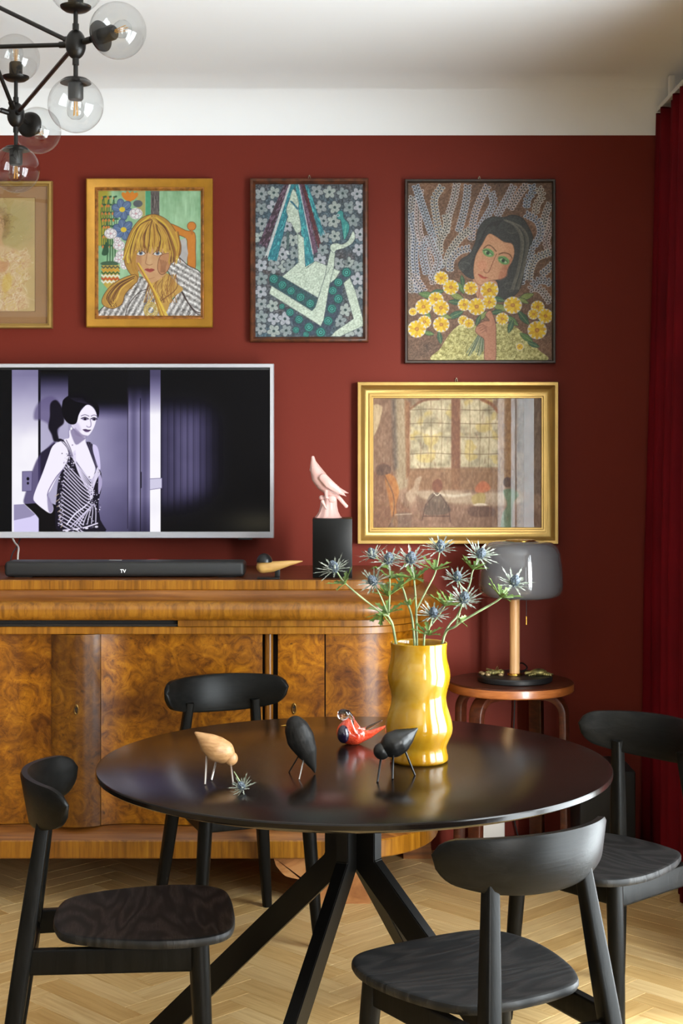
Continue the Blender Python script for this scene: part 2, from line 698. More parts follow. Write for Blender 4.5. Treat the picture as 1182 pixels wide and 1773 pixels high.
# ceiling with its plaster cove running round the room
cb = BM()
prof = [(0.0, COVE0 - 0.0), (0.0, COVE0 + 0.03)]
for i in range(1, 17):
    a = math.pi / 2 * i / 16
    prof.append((CR * (1 - math.cos(a)), COVE0 + 0.03 + (CEIL - COVE0 - 0.03) * math.sin(a)))
rows = []
for o_, z in prof:
    rows.append([(WALL_L + o_, WALL_F + o_, z), (WALL_R - o_, WALL_F + o_, z), (WALL_R - o_, WALL_Y - o_, z), (WALL_L + o_, WALL_Y - o_, z)])
vv = grid_faces(cb, rows, close_u=True)
cb.faces.new(vv[-1])
tag(obj('ceiling', cb, m_white, smooth=40), kind='structure')
ro = plane_box('roof_slab', (WALL_L - .12, WALL_F - .12, CEIL + 0.02), (WALL_R + .2, WALL_Y + .12, CEIL + 0.12), m_plain)
ro.name = 'trim_2'
pl_ = BM()
for lo, hi in (((WALL_L - .12, WALL_Y + .001, COVE0), (WALL_R + .2, WALL_Y + .12, CEIL + .02)), ((WALL_R + .001, WALL_F, COVE0), (WALL_R + .2, WALL_Y, CEIL + .02)),
               ((WALL_L, WALL_F - .12, CEIL), (WALL_R + .2, WALL_F - .001, CEIL + .02))):
    box(pl_, lo, hi)
tag(obj('trim_1', pl_, m_white, smooth=0), kind='structure')

# ------------------------------------------------------------------ flat prints: a small painter that works on a colour lattice
class Paint:
    """colour lattice over a rectangle of drawing units; shapes are painted in sRGB and become the print on a flat sheet"""
    def __init__(s, x0, y0, x1, y1, step, bg=(128, 128, 128)):
        s.x0, s.y0, s.x1, s.y1, s.step = x0, y0, x1, y1, step
        s.W = int(round((x1 - x0) / step)) + 1
        s.H = int(round((y1 - y0) / step)) + 1
        s.X, s.Y = np.meshgrid(np.linspace(x0, x1, s.W), np.linspace(y0, y1, s.H))
        s.C = np.empty((s.H, s.W, 3))
        s.C[:] = bg
        s.rng = np.random.RandomState(7)

    def win(s, a, b, c, d):
        i0 = max(0, int((b - s.y0) / s.step) - 1)
        i1 = min(s.H, int((d - s.y0) / s.step) + 3)
        j0 = max(0, int((a - s.x0) / s.step) - 1)
        j1 = min(s.W, int((c - s.x0) / s.step) + 3)
        return slice(i0, max(i0, i1)), slice(j0, max(j0, j1))

    def put(s, w, al, col):
        if al.size == 0:
            return
        col = np.asarray(col, float)
        s.C[w] = s.C[w] * (1 - al[..., None]) + col * al[..., None]

    def segd(s, X, Y, p, closed):
        d = np.full(X.shape, 1e9)
        n = len(p)
        for i in range(n if closed else n - 1):
            ax, ay = p[i]
            bx, by = p[(i + 1) % n]
            dx, dy = bx - ax, by - ay
            L = dx * dx + dy * dy + 1e-9
            t = np.clip(((X - ax) * dx + (Y - ay) * dy) / L, 0, 1)
            d = np.minimum(d, (X - ax - t * dx) ** 2 + (Y - ay - t * dy) ** 2)
        return np.sqrt(d)

    def polymask(s, p, soft=None):
        p = np.asarray(p, float)
        soft = soft or s.step
        w = s.win(p[:, 0].min() - soft, p[:, 1].min() - soft, p[:, 0].max() + soft, p[:, 1].max() + soft)
        X, Y = s.X[w], s.Y[w]
        if X.size == 0:
            return w, X
        ins = np.zeros(X.shape, bool)
        n = len(p)
        for i in range(n):
            ax, ay = p[i]
            bx, by = p[(i + 1) % n]
            if ay == by:
                continue
            c = (ay > Y) != (by > Y)
            ins ^= c & (X < (bx - ax) * (Y - ay) / (by - ay) + ax)
        d = s.segd(X, Y, p, True)
        return w, np.clip(0.5 + np.where(ins, d, -d) / soft, 0, 1)

    def poly(s, p, col, a=1.0, soft=None, tex=None, line=None, lw=2.0):
        w, m = s.polymask(p, soft)
        if m.size == 0:
            return
        if tex is not None:
            col = np.asarray(col, float) + tex[w][..., None]
        s.put(w, m * a, col)
        if line is not None:
            s.line(list(p) + [p[0]], lw, line)

    def line(s, p, wd, col, a=1.0, soft=None):
        p = np.asarray(p, float)
        soft = soft or s.step
        h = wd / 2 + soft
        w = s.win(p[:, 0].min() - h, p[:, 1].min() - h, p[:, 0].max() + h, p[:, 1].max() + h)
        if s.X[w].size == 0:
            return
        d = s.segd(s.X[w], s.Y[w], p, False)
        s.put(w, np.clip(0.5 + (wd / 2 - d) / soft, 0, 1) * a, col)

    def ell(s, cx, cy, rx, ry, col, rot=0.0, a=1.0, soft=None, ring=None):
        soft = soft or s.step
        R = max(rx, ry) + soft + (ring or 0)
        w = s.win(cx - R, cy - R, cx + R, cy + R)
        X, Y = s.X[w] - cx, s.Y[w] - cy
        if X.size == 0:
            return
        c, n = math.cos(rot), math.sin(rot)
        u, v = X * c + Y * n, -X * n + Y * c
        r = np.sqrt((u / rx) ** 2 + (v / ry) ** 2)
        d = (1 - r) * min(rx, ry)
        if ring:
            d = ring / 2 - np.abs(d)
        s.put(w, np.clip(0.5 + d / soft, 0, 1) * a, col)

    def noise(s, cell, seed, octv=3, sx=1.0, sy=1.0):
        """smooth value noise in 0..1"""
        r = np.random.RandomState(seed)
        out = np.zeros(s.X.shape)
        amp, tot = 1.0, 0.0
        for k in range(octv):
            cx, cy = cell * sx / 2 ** k, cell * sy / 2 ** k
            nx, ny = int((s.x1 - s.x0) / cx) + 3, int((s.y1 - s.y0) / cy) + 3
            g = r.rand(ny, nx)
            u, v = (s.X - s.x0) / cx, (s.Y - s.y0) / cy
            i, j = v.astype(int), u.astype(int)
            fv, fu = v - i, u - j
            fv, fu = fv * fv * (3 - 2 * fv), fu * fu * (3 - 2 * fu)
            out += amp * ((g[i, j] * (1 - fu) + g[i, j + 1] * fu) * (1 - fv) + (g[i + 1, j] * (1 - fu) + g[i + 1, j + 1] * fu) * fv)
            tot += amp
            amp *= 0.55
        return out / tot

    def over(s, al, col, w=None):
        w = w or (slice(None), slice(None))
        s.put(w, al, col)

    def flower(s, cx, cy, r, col, mid, n=5, rot=0.0, petal=0.48, edge=None):
        for pas in ((edge, 1.22), (col, 1.0)):
            if pas[0] is None:
                continue
            for k in range(n):
                a = rot + 2 * math.pi * k / n
                s.ell(cx + r * .6 * math.cos(a), cy + r * .6 * math.sin(a), r * .45 * pas[1], r * petal * .62 * pas[1], pas[0], a)
        s.ell(cx, cy, r * .22, r * .22, mid)


def sheet(name, pt, to_px, depth, mat_fn, parent, emit=None, rough=0.55, coat=0.0):
    """the print as a flat sheet at its real place"""
    n = pt.W * pt.H
    px, py = to_px(pt.X, pt.Y)
    co = np.empty((n, 3))
    co[:, 0] = ((px - 591.0) / FPX * depth).ravel()
    co[:, 1] = depth
    co[:, 2] = (EYE - (py - HORIZ) / FPX * depth).ravel()
    idx = np.arange(n).reshape(pt.H, pt.W)
    q = np.stack([idx[1:, :-1], idx[1:, 1:], idx[:-1, 1:], idx[:-1, :-1]], -1).reshape(-1, 4)
    me = bpy.data.meshes.new(name)
    me.vertices.add(n)
    me.loops.add(q.size)
    me.polygons.add(len(q))
    me.vertices.foreach_set('co', co.ravel())
    me.loops.foreach_set('vertex_index', q.ravel().astype(np.int32))
    me.polygons.foreach_set('loop_start', np.arange(0, q.size, 4, dtype=np.int32))
    me.update(calc_edges=True)
    at = me.color_attributes.new('print', 'FLOAT_COLOR', 'POINT')
    c4 = np.ones((n, 4), np.float32)
    c4[:, :3] = lin(np.clip(pt.C, 0, 255)).reshape(-1, 3) * (1.0 if emit else 0.78)
    at.data.foreach_set('color', c4.ravel())
    m, nt, b = new_mat(name + '_print')
    a = nt.nodes.new('ShaderNodeAttribute')
    a.attribute_name = 'print'
    if emit:
        b.inputs['Base Color'].default_value = (0.004, 0.004, 0.005, 1)
        nt.links.new(a.outputs['Color'], b.inputs['Emission Color'])
        b.inputs['Emission Strength'].default_value = emit
        b.inputs['Specular IOR Level'].default_value = 0.25
    else:
        nt.links.new(a.outputs['Color'], b.inputs['Base Color'])
    b.inputs['Roughness'].default_value = rough
    b.inputs['Coat Weight'].default_value = coat
    return obj(name, me, m, parent, smooth=0)


# ---- girl with blond fringe
def paint_girl():
    p = Paint(500, 120, 1028, 765, 2.1, (150, 192, 150))
    n1, n2, n3 = p.noise(90, 1), p.noise(18, 2, 2), p.noise(60, 3, 3, 0.25, 1.6)
    p.C += ((n3 - .5) * 50)[..., None] + ((n1 - .5) * 40)[..., None] * np.array((1, .8, .9))
    p.over(np.clip((575 - p.X) / 30, 0, 1) * (p.Y < 400), (168, 158, 48))
    p.over(np.clip((575 - p.X) / 40, 0, 1) * (p.Y > 400) * .8, (120, 176, 130))
    p.poly([(700, 120), (742, 120), (742, 250), (700, 250)], (176, 168, 100))
    p.poly([(745, 120), (770, 120), (770, 260), (745, 260)], (74, 158, 118))
    p.poly([(771, 120), (815, 120), (815, 250), (771, 250)], (96, 88, 86))
    for k in range(26):
        x = 771 + p.rng.rand() * 44
        p.line([(x, 120 + p.rng.rand() * 60), (x + p.rng.randn() * 6, 180 + p.rng.rand() * 60)], 2.2, (58, 50, 50) if k % 2 else (138, 130, 126))
    # plants on the left
    for k in range(9):
        x = 520 + k * 9
        q = crv([(x, 400), (x + 6 * math.sin(k), 300), (x - 4, 230), (x + 10 * math.cos(k * 2), 150)], 6)
        p.line(q, 3.5, (44, 92, 58))
        for t in q[::3]:
            p.ell(t[0] + 6, t[1], 9, 4, (38, 88, 60), rot=-.6 + .3 * (k % 3))
            if k % 2:
                p.ell(t[0] - 3, t[1] + 6, 5, 8, (212, 128, 58))
    for k in range(4):
        p.line([(548 + k * 14, 500), (552 + k * 12, 370)], 6, (52, 96, 62))
    p.poly(ccrv([(520, 440), (545, 380), (556, 430), (540, 450)]), (34, 78, 50))
    # orange tulip, blue and white flowers
    for a in (-.7, -.2, .3, .8):
        p.ell(662 + 32 * math.sin(a), 152 - 4 * math.cos(a), 13, 27, (216, 128, 26), rot=a)
    for fx, fy in ((625, 215), (632, 318)):
        for k in range(6):
            a = k * math.pi / 3 + .3
            p.ell(fx + 30 * math.cos(a), fy + 30 * math.sin(a), 25, 19, (92, 116, 156), a)
            p.ell(fx + 30 * math.cos(a), fy + 30 * math.sin(a), 25, 19, (56, 74, 110), a, ring=2.5)
            p.line([(fx + 12 * math.cos(a), fy + 12 * math.sin(a)), (fx + 45 * math.cos(a), fy + 45 * math.sin(a))], 2, (142, 164, 196))
        p.ell(fx, fy, 15, 13, (226, 196, 52))
    p.ell(705, 185, 24, 18, (90, 94, 100))
    for fx, fy, r in ((695, 236, 34), (566, 338, 32), (608, 398, 30), (622, 448, 30), (606, 470, 24), (640, 500, 26), (600, 372, 20)):
        p.ell(fx, fy, r, r * .85, (226, 220, 220))
        for k in range(5):
            a = k * 1.3
            p.ell(fx + r * .45 * math.cos(a), fy + r * .4 * math.sin(a), r * .42, r * .3, (240, 236, 238), a)
            p.ell(fx + r * .45 * math.cos(a), fy + r * .4 * math.sin(a), r * .42, r * .3, (150, 132, 146), a, ring=1.8)
        p.ell(fx, fy, r * .2, r * .15, (216, 168, 176))
    # pot
    p.ell(560, 492, 46, 13, (60, 92, 66))
    p.poly([(522, 500), (610, 500), (604, 590), (570, 640), (530, 600)], (196, 170, 74))
    for k, c in ((0, (90, 84, 60)), (1, (206, 150, 40)), (2, (60, 92, 48)), (3, (232, 226, 214)), (4, (196, 66, 36)), (5, (232, 226, 214))):
        y = 510 + k * 15
        p.line([(520 + 10 * i, y + (5 if i % 2 else -5)) for i in range(10)], 7, c)
    # chair back
    p.poly(ccrv([(862, 286), (905, 300), (950, 322), (996, 336), (1000, 420), (998, 520), (962, 520), (958, 400), (950, 362), (900, 340), (870, 320)], 4), (208, 128, 34), line=(120, 66, 16), lw=3)
    p.ell(980, 300, 22, 22, (212, 128, 40))
    p.ell(980, 300, 22, 22, (130, 74, 20), ring=3)
    p.line([(980, 320), (982, 340)], 10, (190, 110, 34))
    # back of cardigan behind head
    p.poly([(905, 380), (950, 360), (962, 440), (950, 500), (920, 500)], (188, 184, 182))
    # sweater
    knit = p.noise(7, 11, 2)
    rib = np.sin((p.X * .82 + p.Y * .45) / 4.0)
    tex = (knit - .5) * 130 + rib * 46
    body = ccrv([(508, 775), (512, 730), (560, 690), (620, 640), (660, 590), (720, 560), (790, 600), (860, 690), (930, 620), (960, 680), (1005, 740), (1030, 775)], 5)
    p.poly(body, (176, 172, 170), tex=tex, line=(46, 34, 30), lw=4)
    slv = ccrv([(856, 520), (880, 462), (905, 452), (960, 500), (1034, 556), (1034, 742), (985, 728), (935, 640), (890, 580)], 5)
    p.poly(slv, (184, 180, 178), tex=(p.noise(7, 12, 2) - .5) * 130 + np.sin((p.X * .5 - p.Y * .85) / 4.0) * 46, line=(46, 34, 30), lw=4)
    p.line(crv([(640, 762), (660, 700), (710, 640), (760, 620)]), 4, (60, 48, 44))
    p.line(crv([(930, 640), (960, 690), (1000, 735), (1030, 745)]), 5, (60, 36, 34))
    # neck and loose hair on the chest
    p.poly(ccrv([(760, 560), (850, 540), (900, 590), (936, 625), (880, 670), (850, 740), (820, 700), (780, 640)], 5), (196, 152, 76))
    for k in range(34):
        x = 770 + p.rng.rand() * 130
        p.line(crv([(x, 545 + p.rng.rand() * 30), (x - 10 + p.rng.randn() * 14, 620), (x - 20 + p.rng.randn() * 30, 690)], 5), 2.2 + p.rng.rand() * 2, [(120, 74, 38), (218, 176, 84), (168, 116, 52)][k % 3])
    # hair back mass
    hair = ccrv([(775, 240), (720, 262), (672, 320), (640, 400), (634, 470), (656, 530), (690, 560), (720, 520), (860, 470), (915, 455), (926, 400), (905, 340), (866, 280), (820, 248)], 6)
    p.poly(hair, (184, 138, 56), line=(104, 64, 26), lw=3)
    # face
    face = ccrv([(694, 420), (780, 405), (862, 428), (868, 490), (846, 545), (800, 582), (762, 588), (722, 548), (698, 490)], 6)
    p.poly(face, (206, 158, 112))
    p.poly(ccrv([(694, 430), (722, 450), (718, 540), (700, 500)]), (178, 124, 84), a=.7, soft=12)
    p.ell(800, 500, 30, 34, (214, 170, 126), a=.6, soft=16)
    p.ell(764, 470, 12, 36, (216, 174, 128), a=.8, soft=8)
    for ex in (720, 806):
        p.ell(ex, 439, 21, 11, (226, 224, 220))
        p.ell(ex, 438, 10, 10, (96, 112, 140))
        p.ell(ex, 438, 4.5, 4.5, (30, 30, 36))
        p.line(crv([(ex - 24, 444), (ex - 8, 428), (ex + 10, 428), (ex + 24, 440)]), 4, (86, 54, 34))
        p.line(crv([(ex - 20, 448), (ex, 452), (ex + 22, 446)]), 2, (140, 90, 64))
    p.line(crv([(752, 440), (748, 470), (744, 488), (754, 497), (768, 499), (780, 494)]), 2.6, (150, 98, 66))
    p.poly(ccrv([(740, 522), (756, 516), (764, 519), (774, 516), (790, 524), (766, 536)]), (166, 66, 58))
    p.line([(740, 524), (790, 525)], 2, (96, 34, 34))
    p.line(crv([(744, 560), (764, 570), (790, 562)]), 2, (170, 118, 84))
    # hand against the cheek
    hand = ccrv([(812, 470), (830, 445), (868, 440), (886, 452), (874, 490), (856, 530), (826, 548), (806, 520)], 5)
    p.poly(hand, (190, 134, 92), line=(98, 56, 34), lw=2.5)
    for k in range(5):
        p.line(crv([(818 + k * 9, 470 + k * 3), (824 + k * 6, 500), (822 + k * 5, 536)]), 2.2, (116, 68, 42))
    # fringe and strands
    for k in range(110):
        t = p.rng.rand()
        x1 = 650 + 262 * t
        bot = 440 if 690 < x1 < 862 else 500
        y1 = bot - 30 + p.rng.rand() * 28
        q = crv([(778 + p.rng.randn() * 9, 250 + abs(p.rng.randn()) * 6), (778 + (x1 - 778) * .62, 300 + p.rng.rand() * 16), (x1, y1 - 60), (x1 + p.rng.randn() * 8, y1)], 5)
        p.line(q, 3 + p.rng.rand() * 4.5, [(190, 146, 62), (214, 172, 72), (146, 96, 40), (104, 64, 28), (200, 156, 66), (224, 190, 66)][k % 6])
    for k in range(36):
        x = p.rng.rand()
        q = crv([(690 + 10 * x, 430), (672 + 26 * x, 500), (690 + 24 * x, 560), (640 + 40 * x, 620)], 5) if k % 2 else crv([(882 + 30 * x, 330), (908 + 14 * x, 400), (900 + 16 * x, 450)], 5)
        p.line(q, 3 + p.rng.rand() * 3, [(214, 168, 60), (140, 90, 36), (186, 138, 54)][k % 3])
    # bunch of hair over the left shoulder, and the long strand down the front
    tail = ccrv([(690, 548), (620, 570), (560, 612), (522, 672), (530, 706), (574, 722), (622, 700), (640, 650), (672, 612), (704, 580)], 6)
    p.poly(tail, (186, 140, 62), line=(96, 58, 24), lw=3)
    for k in range(40):
        t = p.rng.rand()
        p.line(crv([(690 - 10 * t, 550 + 26 * t), (600 + 24 * t, 590 + 30 * t), (540 + 60 * t, 660 + 16 * t), (560 + 40 * p.rng.rand(), 712)], 5), 2 + p.rng.rand() * 2.5, [(224, 180, 80), (122, 76, 32), (206, 160, 66), (88, 52, 24)][k % 4])
    for k in range(26):
        t = p.rng.rand()
        p.line(crv([(700 + 10 * t, 490), (740 + 12 * t, 560), (782 + 16 * t, 640), (820 + 44 * t, 765)], 5), 3 + p.rng.rand() * 3, [(226, 184, 62), (160, 106, 40), (236, 204, 70)][k % 3])
    for k in range(3):
        p.ell(772, 730, 34 - k * 8, 38 - k * 9, (206, 172, 60), ring=5)
    p.C += ((n2 - .5) * 16)[..., None]
    p.line(crv([(962, 735), (972, 745), (964, 758), (978, 756)]), 3, (40, 28, 26))
    return p


# ---- pale pointed figure among grey flowers, with a turquoise parrot
def paint_nymph():
    p = Paint(104, 140, 1034, 1444, 3.9, (74, 84, 92))
    sp = p.noise(11, 21, 2)
    big = p.noise(160, 22, 2)
    p.C += ((sp - .5) * 90)[..., None] * np.array((1, 1.05, 1.1)) + ((big - .5) * 40)[..., None] * np.array((-.6, .6, 1))
    r = p.rng
    cols = [(150, 158, 160), (160, 170, 166), (138, 150, 152), (168, 172, 180)]
    grid_ = [(160, 225), (265, 215), (160, 350), (262, 335), (165, 480), (150, 600), (150, 725), (160, 835), (262, 850), (355, 845), (160, 950), (155, 1060), (160, 1165),
             (255, 1180), (160, 1275), (265, 1290), (155, 1375), (265, 1395), (370, 1390), (360, 1290), (632, 205), (740, 210), (852, 220), (975, 225), (665, 335), (785, 340),
             (910, 340), (1000, 335), (690, 455), (775, 460), (940, 455), (1000, 570), (690, 590), (785, 585), (680, 705), (990, 700), (815, 820), (905, 815), (980, 850),
             (980, 950), (1000, 1070), (875, 1215), (830, 1310), (380, 500), (345, 640), (430, 620), (440, 730), (340, 740), (985, 1390), (900, 1400), (400, 830), (660, 790), (270, 790)]
    for k, (x, y) in enumerate(grid_):
        p.flower(x, y, 54 + r.randn() * 2, cols[k % 4], (46, 70, 72), 5, r.rand() * 1.2, petal=.56, edge=(64, 74, 82))
    # striped ribbons of hair
    def ribbon(pts, base, dash, edge=None):
        p.poly(pts, base)
        a, b, c, d = [np.array(q, float) for q in pts]
        for k in range(120):
            u, v = r.rand(), r.rand()
            q = (a * (1 - u) + b * u) * (1 - v) + (d * (1 - u) + c * u) * v
            t = (d - a) / np.linalg.norm(d - a)
            p.line([q, q + t * (14 + 14 * r.rand())], 5, dash[k % len(dash)])
        if edge:
            p.line([pts[0], pts[3]], 7, edge)
    tq, pu = [(60, 150, 160), (90, 190, 190), (36, 110, 130)], [(110, 80, 104), (70, 46, 64), (140, 116, 136)]
    ribbon([(352, 143), (395, 143), (205, 690), (140, 640)], (58, 40, 52), pu)
    ribbon([(395, 143), (420, 143), (235, 770), (195, 745)], (184, 190, 190), [(200, 206, 206)])
    ribbon([(412, 143), (446, 143), (290, 800), (212, 775)], (40, 120, 134), tq)
    ribbon([(446, 143), (480, 143), (608, 800), (540, 860)], (48, 124, 136), tq)
    ribbon([(478, 143), (505, 143), (640, 720), (600, 740)], (96, 70, 92), pu, (196, 200, 204))
    ribbon([(500, 143), (528, 143), (664, 640), (640, 670)], (84, 36, 44), [(70, 30, 40), (110, 50, 56)])
    ribbon([(528, 143), (560, 160), (690, 545), (658, 575)], (36, 112, 122), tq)
    ribbon([(462, 240), (482, 240), (560, 700), (535, 740)], (54, 140, 146), tq)
    pale = (190, 204, 188)
    ptx = (p.noise(9, 25, 2) - .5) * 70
    # face, neck, torso
    p.poly(ccrv([(425, 190), (452, 210), (478, 300), (474, 360), (498, 520), (470, 560), (446, 540), (410, 470), (384, 468), (378, 440), (386, 420), (372, 360), (400, 270)], 4), pale, tex=ptx, line=(96, 104, 104), lw=4)
    p.line(crv([(412, 290), (440, 318), (466, 352)]), 16, (54, 112, 132))
    p.poly([(462, 560), (520, 600), (532, 850), (620, 796), (700, 830), (832, 880), (760, 1000), (660, 1120), (336, 930), (472, 810)], pale, tex=ptx)
    p.line([(470, 570), (474, 810), (336, 930)], 4, (70, 84, 88))
    p.line([(540, 862), (620, 796), (832, 884)], 4, (60, 74, 80))
    # dark dress with ringed roundels
    p.poly([(232, 900), (336, 930), (640, 1130), (600, 1225), (520, 1200), (230, 1000)], (44, 78, 86))
    p.poly([(740, 990), (900, 860), (935, 890), (860, 980), (830, 1210), (740, 1420), (500, 1442), (330, 1180), (600, 1320), (672, 1350)], (52, 66, 84))
    for x, y, q in ((265, 950, 42), (337, 1002, 40), (412, 1052, 38), (493, 1106, 40), (575, 1160, 40), (885, 895, 44), (815, 980, 40), (768, 1050, 38), (815, 1120, 42), (760, 1205, 42),
                    (728, 1308, 42), (665, 1405, 46), (565, 1362, 42), (480, 1296, 38), (403, 1236, 36), (335, 1185, 26), (455, 1385, 30), (540, 1425, 28)):
        for k, c in ((1.0, (26, 84, 84)), (.75, (44, 140, 128)), (.52, (20, 74, 76)), (.34, (70, 170, 156)), (.14, (14, 40, 46))):
            p.ell(x, y, q * k, q * k, c)
    # arms and legs: pale angular bands
    arm = [(755, 690), (790, 690), (780, 840), (740, 1000), (690, 1300), (665, 1352), (600, 1310), (225, 1075), (245, 1008), (590, 1222), (620, 1190), (700, 930), (735, 760)]
    p.poly(arm, pale, tex=ptx, line=(84, 96, 98), lw=4)
    p.line([(760, 830), (700, 940), (640, 1110)], 3, (110, 122, 120))
    p.poly(ccrv([(745, 690), (756, 656), (800, 645), (850, 655), (900, 620), (935, 548), (952, 556), (958, 600), (930, 650), (860, 690), (800, 705), (775, 730)], 4), pale, tex=ptx, line=(70, 80, 84), lw=4)
    p.poly([(860, 985), (912, 940), (960, 1050), (1030, 1310), (1030, 1350), (830, 1442), (750, 1440), (790, 1395), (945, 1290), (900, 1130)], pale, tex=ptx, line=(84, 96, 98), lw=4)
    # parrot
    p.poly(ccrv([(800, 400), (830, 365), (858, 385), (862, 430), (905, 480), (905, 540), (880, 600), (862, 612), (846, 520), (836, 450), (812, 440)], 4), (52, 140, 138), line=(24, 60, 70), lw=4)
    p.ell(812, 408, 15, 15, (150, 176, 180))
    p.ell(812, 408, 5, 5, (24, 30, 40))
    p.line([(880, 490), (868, 600)], 10, (96, 176, 160))
    for k in range(5):
        p.line([(862 + 8 * k, 700), (866 + 8 * k, 840)], 4, (52, 62, 70))
    p.line([(385, 560), (385, 690)], 22, (74, 96, 96))
    p.line([(376, 720), (392, 740)], 8, (210, 220, 216))
    p.C += ((p.noise(8, 29, 1) - .5) * 34)[..., None]
    p.C = (p.C - 110) * 1.05 + 108
    return p


# ---- dark-haired woman holding yellow daisies in front of ferns
def paint_daisies():
    p = Paint(62, 102, 1086, 1366, 3.1, (112, 80, 56))
    r = p.rng
    p.C += ((p.noise(130, 31, 2) - .5) * 60)[..., None] * np.array((1, .7, .5)) + ((p.noise(9, 32, 2) - .5) * 60)[..., None]
    for k in range(500):
        x, y = 62 + r.rand() * 1024, 102 + r.rand() * 1264
        L = 16 + 18 * r.rand()
        p.line([(x, y), (x + L * .6, y - L)], 3, [(150, 116, 86), (92, 58, 36), (128, 84, 50), (160, 120, 110)][k % 4], a=.6)
    stems = [[(95, 890), (80, 620), (75, 420), (100, 210)], [(140, 890), (110, 640), (120, 480), (84, 330)], [(250, 830), (200, 600), (140, 430), (150, 150)], [(300, 720), (250, 520), (190, 340), (120, 130)],
             [(290, 480), (262, 330), (252, 220), (300, 140)], [(330, 470), (355, 330), (390, 220), (408, 125)], [(420, 460), (455, 330), (478, 220), (486, 130)],
             [(510, 520), (530, 360), (570, 240), (628, 130)], [(560, 440), (630, 330), (668, 250), (655, 180)], [(330, 700), (360, 600), (430, 500), (500, 440)], [(360, 740), (370, 650), (430, 590), (500, 570)],
             [(690, 350), (740, 260), (780, 190), (810, 130)], [(780, 300), (830, 220), (870, 160), (905, 120)], [(900, 290), (910, 220), (945, 175), (940, 130)], [(965, 330), (975, 260), (1012, 200), (985, 140)],
             [(1000, 520), (1020, 400), (1040, 320), (1070, 250)], [(950, 560), (1000, 470), (980, 380), (900, 330)], [(1075, 620), (1040, 520), (1070, 430), (1080, 350)], [(860, 830), (890, 700), (930, 600), (940, 520)],
             [(920, 800), (930, 720), (970, 640), (1060, 600)], [(1075, 960), (1010, 870), (960, 850), (930, 860)], [(1080, 830), (1040, 800), (980, 800), (950, 830)], [(100, 760), (160, 840), (180, 880)], [(200, 760), (170, 620), (180, 540), (250, 480)],
             [(290, 620), (290, 520), (340, 420), (330, 330)], [(1000, 760), (1050, 720), (1080, 690)], [(230, 800), (280, 660), (240, 560), (210, 480)]]
    for k, s_ in enumerate(stems):
        q = crv(s_, 14)
        d = np.r_[0, np.cumsum(np.hypot(*np.diff(q, axis=0).T))]
        L = d[-1]
        tint = [(196, 192, 190), (186, 190, 200), (204, 190, 188), (176, 188, 204), (200, 196, 186)][k % 5]
        dark = [(52, 48, 52), (54, 62, 84), (84, 60, 56)][k % 3]
        p.line(q, 26, [(128, 106, 92), (116, 112, 118)][k % 2], a=.45, soft=14)
        for t in np.arange(8, L, 23.0):
            x, y = np.interp(t, d, q[:, 0]), np.interp(t, d, q[:, 1])
            x2, y2 = np.interp(t + 4, d, q[:, 0]), np.interp(t + 4, d, q[:, 1])
            a = math.atan2(y2 - y, x2 - x)
            for sg in (-1, 1):
                aa = a + sg * 1.05
                cx, cy = x + 17 * math.cos(aa), y + 17 * math.sin(aa)
                p.ell(cx, cy, 15, 10.5, tint, aa)
                p.ell(cx, cy, 9, 5.5, dark, aa)
        p.line(q, 4, (48, 60, 56))
    # blouse
    lace = (p.noise(13, 35, 2) - .5) * 150
    p.poly(ccrv([(270, 1370), (300, 1270), (380, 1150), (470, 1095), (560, 1120), (700, 1100), (800, 1110), (900, 1190), (980, 1280), (1010, 1370)], 6), (178, 172, 104), tex=lace)
    for k in range(420):
        x, y = 290 + r.rand() * 700, 1110 + r.rand() * 250
        if abs(x - 640) < 360 * ((y - 1060) / 300.0) ** .6:
            p.ell(x, y, 9, 8, [(214, 208, 140), (120, 116, 56), (196, 190, 124)][k % 3], ring=2.6)
    # neck, hair, face
    p.poly(ccrv([(520, 760), (570, 800), (680, 800), (700, 880), (640, 940), (560, 930)], 5), (196, 140, 104))
    hair = ccrv([(660, 350), (740, 352), (800, 336), (870, 356), (915, 420), (945, 500), (915, 580), (888, 690), (872, 800), (840, 880), (770, 925), (706, 905), (690, 800), (560, 700), (540, 780), (480, 768), (424, 700), (440, 650), (500, 610), (540, 530), (560, 440), (600, 380)], 6)
    p.poly(hair, (52, 54, 52), line=(30, 32, 30), lw=5)
    for k in range(60):
        t = r.rand()
        if k % 3 == 0:
            q = crv([(740 + 20 * t, 370), (820 + 50 * t, 420), (860 + 60 * t, 520), (840 + 50 * t, 700), (790 + 60 * t, 860)], 6)
        elif k % 3 == 1:
            q = crv([(730 - 30 * t, 370 + 40 * t), (640 - 20 * t, 400 + 30 * t), (570 + 20 * t, 520), (520 + 20 * t, 660), (450 + 50 * t, 740)], 6)
        else:
            a0 = r.rand() * 6.28
            cx, cy = [(800, 430), (780, 840), (470, 700)][k % 9 // 3]
            q = [(cx + (20 + 30 * t) * math.cos(a0 + i * .3), cy + (16 + 24 * t) * math.sin(a0 + i * .3)) for i in range(8)]
        p.line(q, 4, [(104, 102, 90), (34, 36, 34), (84, 86, 78)][k % 3], a=.8)
    face = ccrv([(634, 470), (690, 490), (740, 525), (800, 540), (815, 600), (800, 660), (770, 710), (750, 770), (700, 790), (640, 800), (580, 830), (540, 800), (528, 720), (545, 620), (590, 540)], 6)
    p.poly(face, (204, 150, 112), line=(130, 84, 58), lw=3)
    p.poly(ccrv([(740, 690), (800, 640), (770, 720), (760, 770), (700, 790)]), (178, 110, 80), a=.7, soft=14)
    p.ell(590, 690, 34, 40, (214, 140, 108), a=.5, soft=20)
    p.ell(700, 560, 60, 40, (216, 166, 126), a=.6, soft=24)
